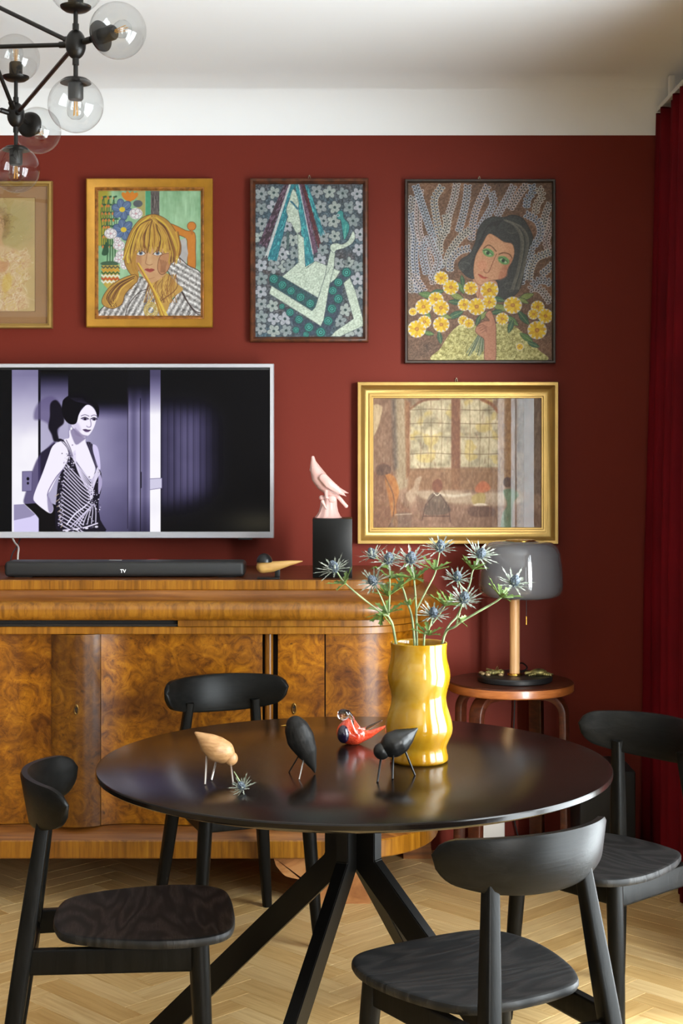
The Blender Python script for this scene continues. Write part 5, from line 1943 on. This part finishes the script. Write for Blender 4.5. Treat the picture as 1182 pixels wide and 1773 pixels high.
# ------------------------------------------------------------------ curtain at the right-hand wall
cur = thing('curtain', 'floor-length deep red curtain hanging along the right-hand wall', 'curtain', (1.2, 4.9, 0))
m_cur, nt, bs = new_mat('red_velvet_curtain')
wv = noise(nt, mapping(nt, (3, 3, 3)), 1.0, 4)
nt.links.new(ramp(nt, wv, [(0.3, (84, 5, 13)), (0.7, (106, 8, 18))]), bs.inputs['Base Color'])
bs.inputs['Roughness'].default_value = .75
bs.inputs['Specular IOR Level'].default_value = .1
bump(nt, bs, noise(nt, mapping(nt, (900, 900, 900)), 1.0, 2), .15, .001)
b = BM()
Y0, Y1, NS, NZ = 5.57, 4.02, 420, 26
rnd = random.Random(3)
ph = [rnd.uniform(-.6, .6) for _ in range(60)]
rows = []
for k in range(NZ + 1):
    tz = k / NZ
    z = 2.728 - tz * (2.728 - .012)
    row = []
    for i in range(NS + 1):
        u = i / NS
        y = Y0 + (Y1 - Y0) * u
        cyc = u * 15.0
        j = int(cyc)
        w = cyc * 2 * math.pi + ph[j % 60] * math.sin(math.pi * (cyc - j)) ** 2 * (.4 + .8 * tz)
        amp = .026 + .030 * min(1, tz * 1.6) + .010 * math.sin(j * 2.3)
        pleat = math.sin(w) + .28 * math.sin(2 * w + .6 + j) * (.3 + .7 * tz)
        x = 1.182 - .012 * tz - amp * pleat - .012 * math.sin(u * 9 + tz * 2.0) * tz
        y += .020 * math.cos(w) * (.4 + .6 * tz)
        zz = z + (.010 * math.cos(w) if k == 0 else 0)
        row.append((min(x, WALL_R - .02), min(y, WALL_Y - .012), zz))
    rows.append(row)
grid_faces(b, rows)
me = obj('fabric', b, m_cur, cur, smooth=60)
sol = me.modifiers.new('thickness', 'SOLIDIFY')
sol.thickness = .003
b = BM()
box(b, (1.165, 3.6, 2.742), (1.205, 5.58, 2.760), .003)
for yy in (3.8, 4.6, 5.4):
    box(b, (1.175, yy, 2.759), (1.195, yy + .03, 2.835), .002)
obj('curtain_track', b, m_frame_white, cur)

# ------------------------------------------------------------------ vase and sea-holly thistles
VX, VY = .1843, 3.592
vk = VY / FPX
ZR = 1.032
prof = [(1113, 49.5), (1125, 48.2), (1140, 49.0), (1152, 51.8), (1162, 53.8), (1172, 54.2), (1184, 52.4), (1196, 49.2), (1208, 47.4), (1220, 48.8), (1234, 53.0), (1248, 57.0), (1260, 58.4), (1270, 57.0), (1282, 52.0), (1291, 48.6), (1299, 48.6), (1307, 50.4), (1314, 50.6), (1317.6, 47.5)]
yy = np.array([p_[0] for p_ in prof], float)
rr_ = np.array([p_[1] for p_ in prof], float)
fine = crv(np.stack([yy, rr_], 1), 4)
outp = [(r0 * vk, ZR - (y - 1113) * vk) for y, r0 in fine]
inp = [(max(r0 - .0045, .01), z) for r0, z in outp if z > TZ + .012]
m_vase, nt, bs = new_mat('yellow_cased_glass')
f = noise(nt, mapping(nt, (9, 9, 5)), 1.0, 4, .6, 1.2)
nt.links.new(ramp(nt, f, [(0.3, (150, 100, 2)), (0.5, (172, 128, 26)), (0.75, (194, 160, 82))]), bs.inputs['Base Color'])
bs.inputs['Roughness'].default_value = .07
bs.inputs['Subsurface Weight'].default_value = .35
bs.inputs['Subsurface Radius'].default_value = (.02, .014, .004)
bs.inputs['Subsurface Scale'].default_value = .6
bs.inputs['Coat Weight'].default_value = .4
bs.inputs['Coat Roughness'].default_value = .03
b = BM()
lathe(b, [(0, TZ + .0005)] + outp[::-1] + [(outp[0][0] - .002, ZR + .0015)] + inp + [(0, TZ + .014)], (VX, VY, 0), 72)
vase = obj('vase', b, m_vase, None, smooth=60)
tag(vase, 'wavy yellow glass vase holding thistles on the round table', 'vase')

m_stem = M('thistle_stem', (136, 150, 106), 0.5, vary=0.25, vscale=30)
m_leaf, nt, bs = new_mat('thistle_leaf')
f = noise(nt, mapping(nt, (40, 40, 40)), 1.0, 3)
nt.links.new(ramp(nt, f, [(0.3, (66, 92, 38)), (0.7, (124, 150, 76))]), bs.inputs['Base Color'])
bs.inputs['Roughness'].default_value = .45
m_bract, nt, bs = new_mat('thistle_bract')
f = noise(nt, mapping(nt, (50, 50, 50)), 1.0, 3)
nt.links.new(ramp(nt, f, [(0.3, (96, 106, 88)), (0.5, (146, 152, 138)), (0.72, (200, 200, 190))]), bs.inputs['Base Color'])
bs.inputs['Roughness'].default_value = .4
m_cone, nt, bs = new_mat('thistle_cone')
vo = nt.nodes.new('ShaderNodeTexVoronoi')
vo.inputs['Scale'].default_value = 420
nt.links.new(mapping(nt, (1, 1, 1)), vo.inputs['Vector'])
nt.links.new(ramp(nt, vo.outputs['Distance'], [(0.1, (128, 140, 146)), (0.5, (62, 74, 88)), (0.9, (28, 34, 44))]), bs.inputs['Base Color'])
bs.inputs['Roughness'].default_value = .55
RND = random.Random(11)


def blade(bm, base, d, nrm, L, W, spikes=3, bend=0.0, rng=RND):
    """toothed pointed bract or leaf with its own midrib fold"""
    d = Vector(d).normalized()
    nrm = (Vector(nrm) - d * Vector(nrm).dot(d)).normalized()
    side = d.cross(nrm)
    k = spikes * 2 + 1
    prev = None
    for i in range(k + 1):
        t = i / k
        c = base + d * (L * t) + nrm * (bend * L * t * t)
        w = W * (math.sin(math.pi * min(.98, .12 + t * .88)) ** .8) * (1.0 if i % 2 else .42)
        fwd = d * (L * .10 if i % 2 else 0)
        if i == k:
            tip = bm.verts.new(c)
            l, m, r = prev
            bm.faces.new((l, m, tip))
            bm.faces.new((m, r, tip))
            break
        l = bm.verts.new(c + side * w + fwd + nrm * w * .25)
        m = bm.verts.new(c - nrm * W * .06)
        r = bm.verts.new(c - side * w + fwd + nrm * w * .25)
        if prev:
            bm.faces.new((prev[0], prev[1], m, l))
            bm.faces.new((prev[1], prev[2], r, m))
        prev = (l, m, r)


def frame_of(d):
    d = Vector(d).normalized()
    u = d.cross(Vector((0, 0, 1)))
    u = u.normalized() if u.length > .1 else Vector((1, 0, 0))
    return d, u, d.cross(u)


def head(parent, c, d, size, rng):
    """one flower head: cone with its ruff of spiny bracts"""
    c = Vector(c)
    d, u, v = frame_of(d)
    b = BM()
    R = Vector((0, 0, 1)).rotation_difference(d)
    res = bmesh.ops.create_icosphere(b, subdivisions=3, radius=1.0)
    for i, vt in enumerate(res['verts']):
        n_ = vt.co.copy()
        f_ = 1.0 + (.13 if i % 3 == 0 else 0)
        vt.co = R @ Vector((n_.x * size * .26 * f_, n_.y * size * .26 * f_, n_.z * size * .36 * f_ + size * .20)) + c
    cone = obj('flower_cone', b, m_cone, parent, smooth=0)
    b = BM()
    n1 = 11
    for ring, (n_, tilt, ll) in enumerate(((n1, .32, 1.0), (10, .72, .80), (8, -.05, .85))):
        for k in range(n_):
            a = 2 * math.pi * (k + .5 * ring) / n_ + rng.uniform(-.12, .12)
            rad = u * math.cos(a) + v * math.sin(a)
            dd = rad * math.cos(tilt + rng.uniform(-.15, .15)) + d * math.sin(tilt)
            blade(b, c + rad * size * .10, dd, d, size * ll * rng.uniform(.75, 1.3), size * .075, 3, rng.uniform(-.12, .10), rng)
    tag(obj('bract_ruff', b, m_bract, parent, smooth=0), kind='stuff')


def leaf_tuft(parent, c, d, size, rng, n=4, droop=0.0):
    d, u, v = frame_of(d)
    for k in range(n):
        b = BM()
        a = 2 * math.pi * k / n + rng.uniform(-.4, .4)
        rad = u * math.cos(a) + v * math.sin(a)
        dd = rad * .8 + d * rng.uniform(.25, .7) - Vector((0, 0, droop))
        blade(b, Vector(c), dd, d, size * rng.uniform(1.0, 1.4), size * .21, 3, rng.uniform(-.25, .05), rng)
        obj('leaf', b, m_leaf, parent, smooth=0)


def Q(x, y, d):
    """point given in the flower close-up's units"""
    return P(540 + x / 2.57, 900 + y / 2.57, d)


def thistle(label, base, paths, heads, tufts, seed):
    rng = random.Random(seed)
    foot = Vector((VX + base[0], VY + base[1], TZ + .016))
    t = thing('thistle_stem', label, 'flower', tuple(foot), 0, 'thistles standing in the yellow vase')
    for i, (pts, r0, r1) in enumerate(paths):
        w = [Q(*p_) for p_ in pts]
        if i == 0:
            w = [foot] + w
        cc = [Vector(q) for q in crv([tuple(q) for q in w], 6)]
        n_ = len(cc)
        b = BM()
        tube(b, cc, [r0 + (r1 - r0) * k / (n_ - 1) for k in range(n_)], 8)
        obj('stem' if i == 0 else 'side_stem', b, m_stem, t, smooth=60)
    for (x, y, d_), dr, sz in heads:
        head(t, Q(x, y, d_) - Vector(dr).normalized() * sz * .25, dr, sz, rng)
    for (x, y, d_), dr, sz, n_ in tufts:
        leaf_tuft(t, Q(x, y, d_), dr, sz * 1.1, rng, n_ + 2)
    return t


hs = .042
thistle('thistle leaning far left with its lowest head before the black block', (-.018, .01),
        [([(372, 545, 3.575), (345, 440, 3.56), (300, 408, 3.55), (155, 290, 3.53), (100, 215, 3.52)], .0035, .0018),
         ([(340, 425, 3.56), (346, 300, 3.55), (343, 180, 3.54)], .0026, .0016), ([(338, 420, 3.56), (300, 330, 3.52), (268, 280, 3.50)], .0022, .0014)],
        [((95, 207, 3.52), (-.35, -.25, .9), hs), ((342, 170, 3.54), (.05, -.35, .93), hs), ((268, 268, 3.50), (-.5, -.55, .65), hs * .95)],
        [((150, 285, 3.53), (-.6, -.2, .8), .034, 4), ((335, 418, 3.56), (0, -.2, 1), .040, 5), ((340, 340, 3.555), (0, -.2, 1), .042, 5), ((312, 415, 3.55), (-.3, -.3, -.8), .036, 3), ((345, 262, 3.55), (.2, -.2, 1), .036, 4)], 1)
thistle('thistle at rear left with one head below the gold frame corner', (.004, .02),
        [([(452, 500, 3.63), (420, 360, 3.65), (395, 290, 3.66), (330, 210, 3.67), (268, 150, 3.68)], .0032, .0016)],
        [((265, 147, 3.68), (-.3, .1, .95), hs * .92)], [((392, 300, 3.66), (-.3, 0, 1), .038, 4), ((335, 215, 3.67), (-.4, 0, 1), .034, 4)], 2)
thistle('forked thistle in the middle with heads left and right of the frame edge', (.0, -.012),
        [([(466, 550, 3.56), (463, 400, 3.56), (455, 280, 3.55), (442, 180, 3.54)], .0034, .0018), ([(464, 400, 3.56), (505, 320, 3.57), (548, 235, 3.58), (570, 130, 3.58)], .0024, .0016)],
        [((440, 168, 3.54), (.1, -.45, .88), hs * 1.08), ((570, 115, 3.58), (.05, -.3, .95), hs)],
        [((456, 262, 3.55), (0, -.3, 1), .040, 6), ((546, 225, 3.58), (.1, -.2, 1), .036, 4), ((440, 380, 3.56), (-.6, 0, .8), .026, 2)], 3)
thistle('short thistle with a low head just above the vase mouth', (.016, -.014),
        [([(497, 560, 3.545), (515, 500, 3.54), (528, 460, 3.535), (538, 415, 3.53)], .0030, .0016), ([(520, 480, 3.54), (560, 430, 3.55), (590, 385, 3.55)], .0022, .0016)],
        [((540, 410, 3.53), (-.05, -.5, .86), hs * .9)], [((520, 515, 3.54), (0, -.2, 1), .034, 5), ((590, 385, 3.55), (.4, -.1, .9), .036, 5)], 4)
thistle('thistle reaching right with its outer head in front of the lamp shade', (.03, .0),
        [([(578, 556, 3.585), (640, 472, 3.56), (720, 420, 3.55), (820, 362, 3.54), (860, 325, 3.53), (898, 283, 3.53)], .0034, .0018), ([(642, 470, 3.56), (658, 405, 3.55), (675, 355, 3.545)], .0026, .0016)],
        [((903, 270, 3.53), (.25, -.5, .85), hs), ((677, 345, 3.545), (.1, -.45, .9), hs * 1.05)],
        [((838, 345, 3.535), (.5, -.2, .8), .040, 6), ((650, 445, 3.555), (.7, -.2, .4), .026, 2)], 5)
thistle('thistle at rear right with paired heads left of the lamp shade', (.02, .018),
        [([(580, 545, 3.62), (650, 420, 3.64), (700, 290, 3.65), (714, 230, 3.65), (748, 165, 3.65)], .0030, .0016), ([(690, 320, 3.65), (660, 290, 3.63), (648, 262, 3.62)], .0022, .0015)],
        [((752, 148, 3.65), (.35, -.55, .75), hs), ((646, 250, 3.62), (0, -.4, .92), hs * .9)],
        [((714, 222, 3.65), (.2, -.2, 1), .038, 6), ((610, 380, 3.63), (.5, -.1, .9), .034, 4)], 6)

# single head lying on the table
c0 = P(418, 1362, 0)
def on_table(px, py):
    d = (EYE - TZ) * FPX / (py - HORIZ)
    return Vector(((px - 591) / FPX * d, d, TZ))


q0 = on_table(419, 1372)
fl = thing('fallen_thistle_head', 'loose thistle head lying on the table beside the pale wooden bird', 'flower', tuple(q0))
head(fl, q0 + Vector((.002, 0, .010)), (-.35, -.30, .55), .030, random.Random(21))
b = BM()
tube(b, [q0 + Vector((.004, .004, .012)), q0 + Vector((-.006, .006, .024)), q0 + Vector((-.018, .006, .044))], [.0016, .0013, .001], 6)
obj('stalk', b, m_stem, fl)
for vch in fl.children:                                   # keep every spine above the table
    for vt in vch.data.vertices:
        vt.co.z = max(vt.co.z, .0006 + .15 * max(0, vt.co.z))

# ------------------------------------------------------------------ birds on the table
def shorebird(name, label, mat, legmat, body, hd, legs, zoom):
    ox, oy, s, d = zoom
    W = lambda x, y, off=0.0: Vector(tuple(P(ox + x / s, oy + y / s, d))) + Vector((0, off, 0))
    S_ = d / FPX / s
    t = thing(name, label, 'figurine', tuple(W(*legs[0][1])))
    t.location.z = TZ
    b = BM()
    pts = [np.array(q, float) for q in body]
    for (x0, y0, r0), (x1, y1, r1) in zip(pts, pts[1:]):
        chain(b, W(x0, y0), W(x1, y1), r0 * S_ * 1.10, r1 * S_ * 1.10, 9)
    obj('body', blob(b, .0014, 5), mat, t, smooth=80)
    b = BM()
    ball(b, W(hd[0], hd[1], -.002), hd[2] * S_ * 1.05, sub=4)
    obj('head', b, mat, t, smooth=60)
    for (top, bot, off0, off1) in legs:
        p0 = W(top[0], top[1], off0)
        p1 = W(bot[0], bot[1], off1)
        # put the foot on the table along the same sight line
        e = Vector((0, 0, EYE))
        k = (TZ - EYE) / (p1.z - EYE)
        p1 = e + (p1 - e) * k
        b = BM()
        tube(b, [p0 + (p0 - p1).normalized() * .006, p1 + Vector((0, 0, .0006))], [.0026, .0024], 12)
        obj('leg', b, legmat, t, smooth=50)
    return t


m_oakbird = grain('turned_oak', [(0.3, (148, 106, 64)), (0.7, (182, 140, 94))], (30, 60, 160), 0.45, 0.08)
m_blackbird = black_wood('black_turned_oak', (90, 90, 14), (20, 19, 18), (38, 36, 34), 0.42, 0.4)
m_blackpaint = M('black_satin_paint', (22, 21, 20), 0.3)
m_steel = M('brushed_steel', (205, 200, 195), 0.25, metal=0.9)
shorebird('shorebird_figurine', 'pale oak shorebird figurine on three steel legs at the left of the table', m_oakbird, m_steel,
          [(92, 192, 12), (150, 235, 42), (215, 290, 82), (275, 330, 98), (320, 350, 92), (345, 365, 74)], (392, 408, 57),
          [((185, 400), (172, 636), 0.0, 0.0), ((262, 445), (226, 596), .014, 0.0), ((392, 462), (412, 626), -.004, 0.0)], (320, 1230, 4.925, 3.40))
shorebird('shorebird_figurine', 'glossy black shorebird figurine on black legs in front of the yellow vase', m_blackpaint, m_black_metal,
          [(1062, 340, 14), (1000, 385, 46), (920, 445, 96), (850, 490, 130), (800, 515, 136), (760, 540, 112)], (662, 592, 92),
          [((650, 680), (612, 952), -.004, 0.0), ((792, 645), (784, 915), .012, 0.0), ((925, 590), (1038, 872), .004, 0.0)], (560, 1210, 6.567, 3.43))
# upright raven-like bird with a brass bill
zr = (320, 1230, 4.925, 3.45)
W = lambda x, y, off=0.0: Vector(tuple(P(zr[0] + x / zr[2], zr[1] + y / zr[2], zr[3]))) + Vector((0, off, 0))
S_ = zr[3] / FPX / zr[2]
t = thing('blackbird_figurine', 'upright black wooden bird with a pale bill and wire legs on the table', 'figurine', tuple(W(1000, 560)))
t.location.z = TZ
b = BM()
for (x0, y0, r0), (x1, y1, r1) in zip([(942, 128, 76), (958, 170, 98), (985, 240, 108), (1030, 330, 86), (1065, 410, 52), (1095, 480, 26)], [(958, 170, 98), (985, 240, 108), (1030, 330, 86), (1065, 410, 52), (1095, 480, 26), (1108, 530, 8)]):
    chain(b, W(x0, y0), W(x1, y1), r0 * S_ * 1.10, r1 * S_ * 1.10, 9)
me = blob(b, .0014, 5)
for v in me.vertices:
    v.co.z = max(v.co.z, TZ + .0005)
obj('body', me, m_blackbird, t, smooth=60)
b = BM()
tube(b, [W(935, 130, -.004), W(880, 128, -.004), W(850, 128, -.004), W(818, 128, -.004)], [.0034, .0032, .0026, .0004], 12)
obj('bill', b, m_brass, t)
for top, bot in (((1018, 388), (974, 592)), ((970, 388), (888, 528))):
    p0, p1 = W(*top), W(*bot)
    e = Vector((0, 0, EYE))
    p1 = e + (p1 - e) * ((TZ - EYE) / (p1.z - EYE))
    b = BM()
    tube(b, [p0 + (p0 - p1).normalized() * .008, p1 + Vector((0, 0, .0006))], .0016, 8)
    obj('leg', b, m_steel if top[0] > 1000 else m_black_metal, t)

# red glass bird
zg = (560, 1210, 6.567, 3.80)
W = lambda x, y, off=0.0: Vector(tuple(P(zg[0] + x / zg[2], zg[1] + y / zg[2], zg[3]))) + Vector((0, off, 0))
S_ = zg[3] / FPX / zg[2]
t = thing('glass_bird', 'orange-red blown glass bird with clear head and dark breast on the table', 'figurine', tuple(W(330, 515)))
t.location.z = TZ
m_redglass, nt, bs = new_mat('orange_red_glass')
f = noise(nt, mapping(nt, (220, 220, 220)), 1.0, 3)
gx = nt.nodes.new('ShaderNodeTexCoord')
nt.links.new(ramp(nt, f, [(0.35, (216, 52, 26)), (0.7, (244, 104, 66))]), bs.inputs['Base Color'])
bs.inputs['Roughness'].default_value = .04
bs.inputs['Coat Weight'].default_value = .8
bs.inputs['Coat Roughness'].default_value = .02
bs.inputs['Subsurface Weight'].default_value = .2
bs.inputs['Subsurface Radius'].default_value = (.02, .004, .002)
m_clear, nt, bs = new_mat('solid_clear_glass')
bs.inputs['Base Color'].default_value = (1, .95, .94, 1)
bs.inputs['Roughness'].default_value = .01
bs.inputs['Transmission Weight'].default_value = 1.0
bs.inputs['IOR'].default_value = 1.45
b = BM()
for (x0, y0, r0), (x1, y1, r1) in zip([(275, 275, 50), (275, 380, 118), (340, 410, 108), (430, 415, 68), (520, 405, 40)], [(275, 380, 118), (340, 410, 108), (430, 415, 68), (520, 405, 40), (700, 312, 12)]):
    chain(b, W(x0, y0), W(x1, y1), r0 * S_ * 1.12, r1 * S_ * 1.12, 9)
me = blob(b, .0014, 4)
for v in me.vertices:
    v.co.z = max(v.co.z, TZ + .0005)
obj('body', me, m_redglass, t, smooth=60)
b = BM()
ball(b, W(224, 172, -.008), (70 * S_, 58 * S_, 66 * S_), sub=4)
chain(b, W(190, 190, -.004), W(168, 205, -.004), 20 * S_, 8 * S_, 4)
chain(b, W(270, 150, -.004), W(330, 220, -.01), 34 * S_, 26 * S_, 5)
obj('head', blob(b, .0016, 3), m_clear, t, smooth=60)
b = BM()
chain(b, W(330, 220, -.020), W(400, 340, -.026), 24 * S_, 46 * S_, 7, flat=.5)
chain(b, W(400, 340, -.026), W(460, 330, -.018), 40 * S_, 20 * S_, 5, flat=.6)
obj('wing', blob(b, .0014, 3), m_clear, t, smooth=60)
b = BM()
chain(b, W(480, 340, -.004), W(660, 245, -.004), 26 * S_, 14 * S_, 9, flat=.7)
obj('tail', blob(b, .0014, 3), m_clear, t, smooth=60)
b = BM()
ball(b, W(226, 385, -.0195), (72 * S_, 88 * S_, 102 * S_), sub=4)
obj('breast_patch', b, M('midnight_glass', (24, 10, 40), 0.04, coat=0.8, bump=0.2, bscale=500), t, smooth=60)

# ------------------------------------------------------------------ chandelier
chd = thing('chandelier', 'black branching chandelier with clear glass globes hanging from the ceiling', 'chandelier', (0, 0, 0))
m_ch = M('bronze_black_metal', (26, 23, 20), 0.36, metal=0.35)
m_globe = thin_glass('globe_glass', (246, 247, 247), 0.0, 1.15, 1.45)
m_fil = M('filament', (236, 170, 70), 0.4)
hubA = P(131, 77, 4.02)
hubB = P(27.5, 199, 4.70)
hubC = P(-57, -14, 4.36)
hubD = P(-313, 90, 4.36)
chd.location = (hubC.x, hubC.y, CEIL)


def hub(c):
    b = BM()
    lathe(b, [(.0001, -.040)] + [(.0275 * math.cos(a), .040 * math.sin(a)) for a in [math.pi * (i / 14 - .5) for i in range(1, 14)]] + [(.0001, .040)], c, 28)
    obj('hub', b, m_ch, chd, smooth=60)


def arm(p0, p1, r=.0062):
    d = (p1 - p0).normalized()
    b = BM()
    tube(b, [p0 + d * .02, p1 - d * .02], r, 12)
    for a, s_ in ((p0, 1), (p1, -1)):
        tube(b, [a + d * s_ * .022, a + d * s_ * .050], .0088, 12)
    obj('arm', b, m_ch, chd, smooth=50)


def globe(h, d, L=.085, cap=True, r=.074):
    """a glass globe on its short arm: cap disc, socket, bulb, filament"""
    d = Vector(d).normalized()
    b = BM()
    tube(b, [h + d * .02, h + d * (L + .004)], .0062, 12)
    tube(b, [h + d * .030, h + d * .055], .0088, 12)
    obj('globe_arm', b, m_ch, chd, smooth=50)
    base = h + d * L
    c = base + d * (r * .93)
    b = BM()
    lathe(b, [(0, -.004), (.010, -.004), (.030, -.001), (.040, .006), (.0415, .012), (.036, .0125), (0, .0125)], base, 32, axis=d)
    obj('globe_cap', b, m_ch, chd, smooth=50)
    b = BM()
    lathe(b, [(.0001, .010), (.0195, .010), (.0205, .014), (.0205, .052), (.018, .056), (.0001, .056)], base, 28, axis=d)
    obj('socket', b, m_ch, chd, smooth=50)
    b = BM()
    pr = []
    a0 = math.asin(.034 / r)
    for i in range(26):
        a = math.pi - a0 - (math.pi - a0) * i / 25
        pr.append((max(r * math.sin(a), 1e-7), r * math.cos(a)))
    lathe(b, pr, c, 44, axis=d)
    g_ = obj('globe_glass', b, m_globe, chd, smooth=80)
    b = BM()
    lathe(b, [(.0155, .054), (.016, .060), (.021, .072), (.0235, .084), (.021, .098), (.013, .106), (.0001, .109)], base, 26, axis=d)
    bl = obj('bulb', b, m_globe, chd, smooth=80)
    b = BM()
    dd, u, v = frame_of(d)
    for k in range(4):
        a = k * math.pi / 2 + .4
        o_ = (u * math.cos(a) + v * math.sin(a))
        tube(b, [base + d * .060 + o_ * .0035, base + d * .098 + o_ * .0065], .0011, 6)
    obj('filament', b, m_fil, bl)


for h in (hubA, hubB, hubC, hubD):
    hub(h)
arm(hubA, hubC)
arm(hubA, hubD)
arm(hubA, hubB)
arm(hubB, hubC)
arm(hubB, hubD)
arm(hubC, hubD)
globe(hubA, (0, 0, 1), .090)
globe(hubA, (0, 0, -1), .092)
globe(hubA, (.80, -.50, .10), .078)
globe(hubB, (0, 0, 1), .108)
globe(hubB, (0, 0, -1), .100)
globe(hubB, (.26, .93, -.12), .080)
globe(hubD, (-1, 0, .1), .09)
globe(hubD, (0, 0, -1), .09)
b = BM()
lathe(b, [(0, CEIL - .002), (.062, CEIL - .002), (.062, CEIL - .020), (.02, CEIL - .034), (0, CEIL - .034)], (hubC.x, hubC.y, 0), 32)
obj('ceiling_canopy', b, m_ch, chd)
b = BM()
tube(b, [hubC, Vector((hubC.x, hubC.y, CEIL - .02))], .0062, 12)
obj('hanging_stem', b, m_ch, chd)
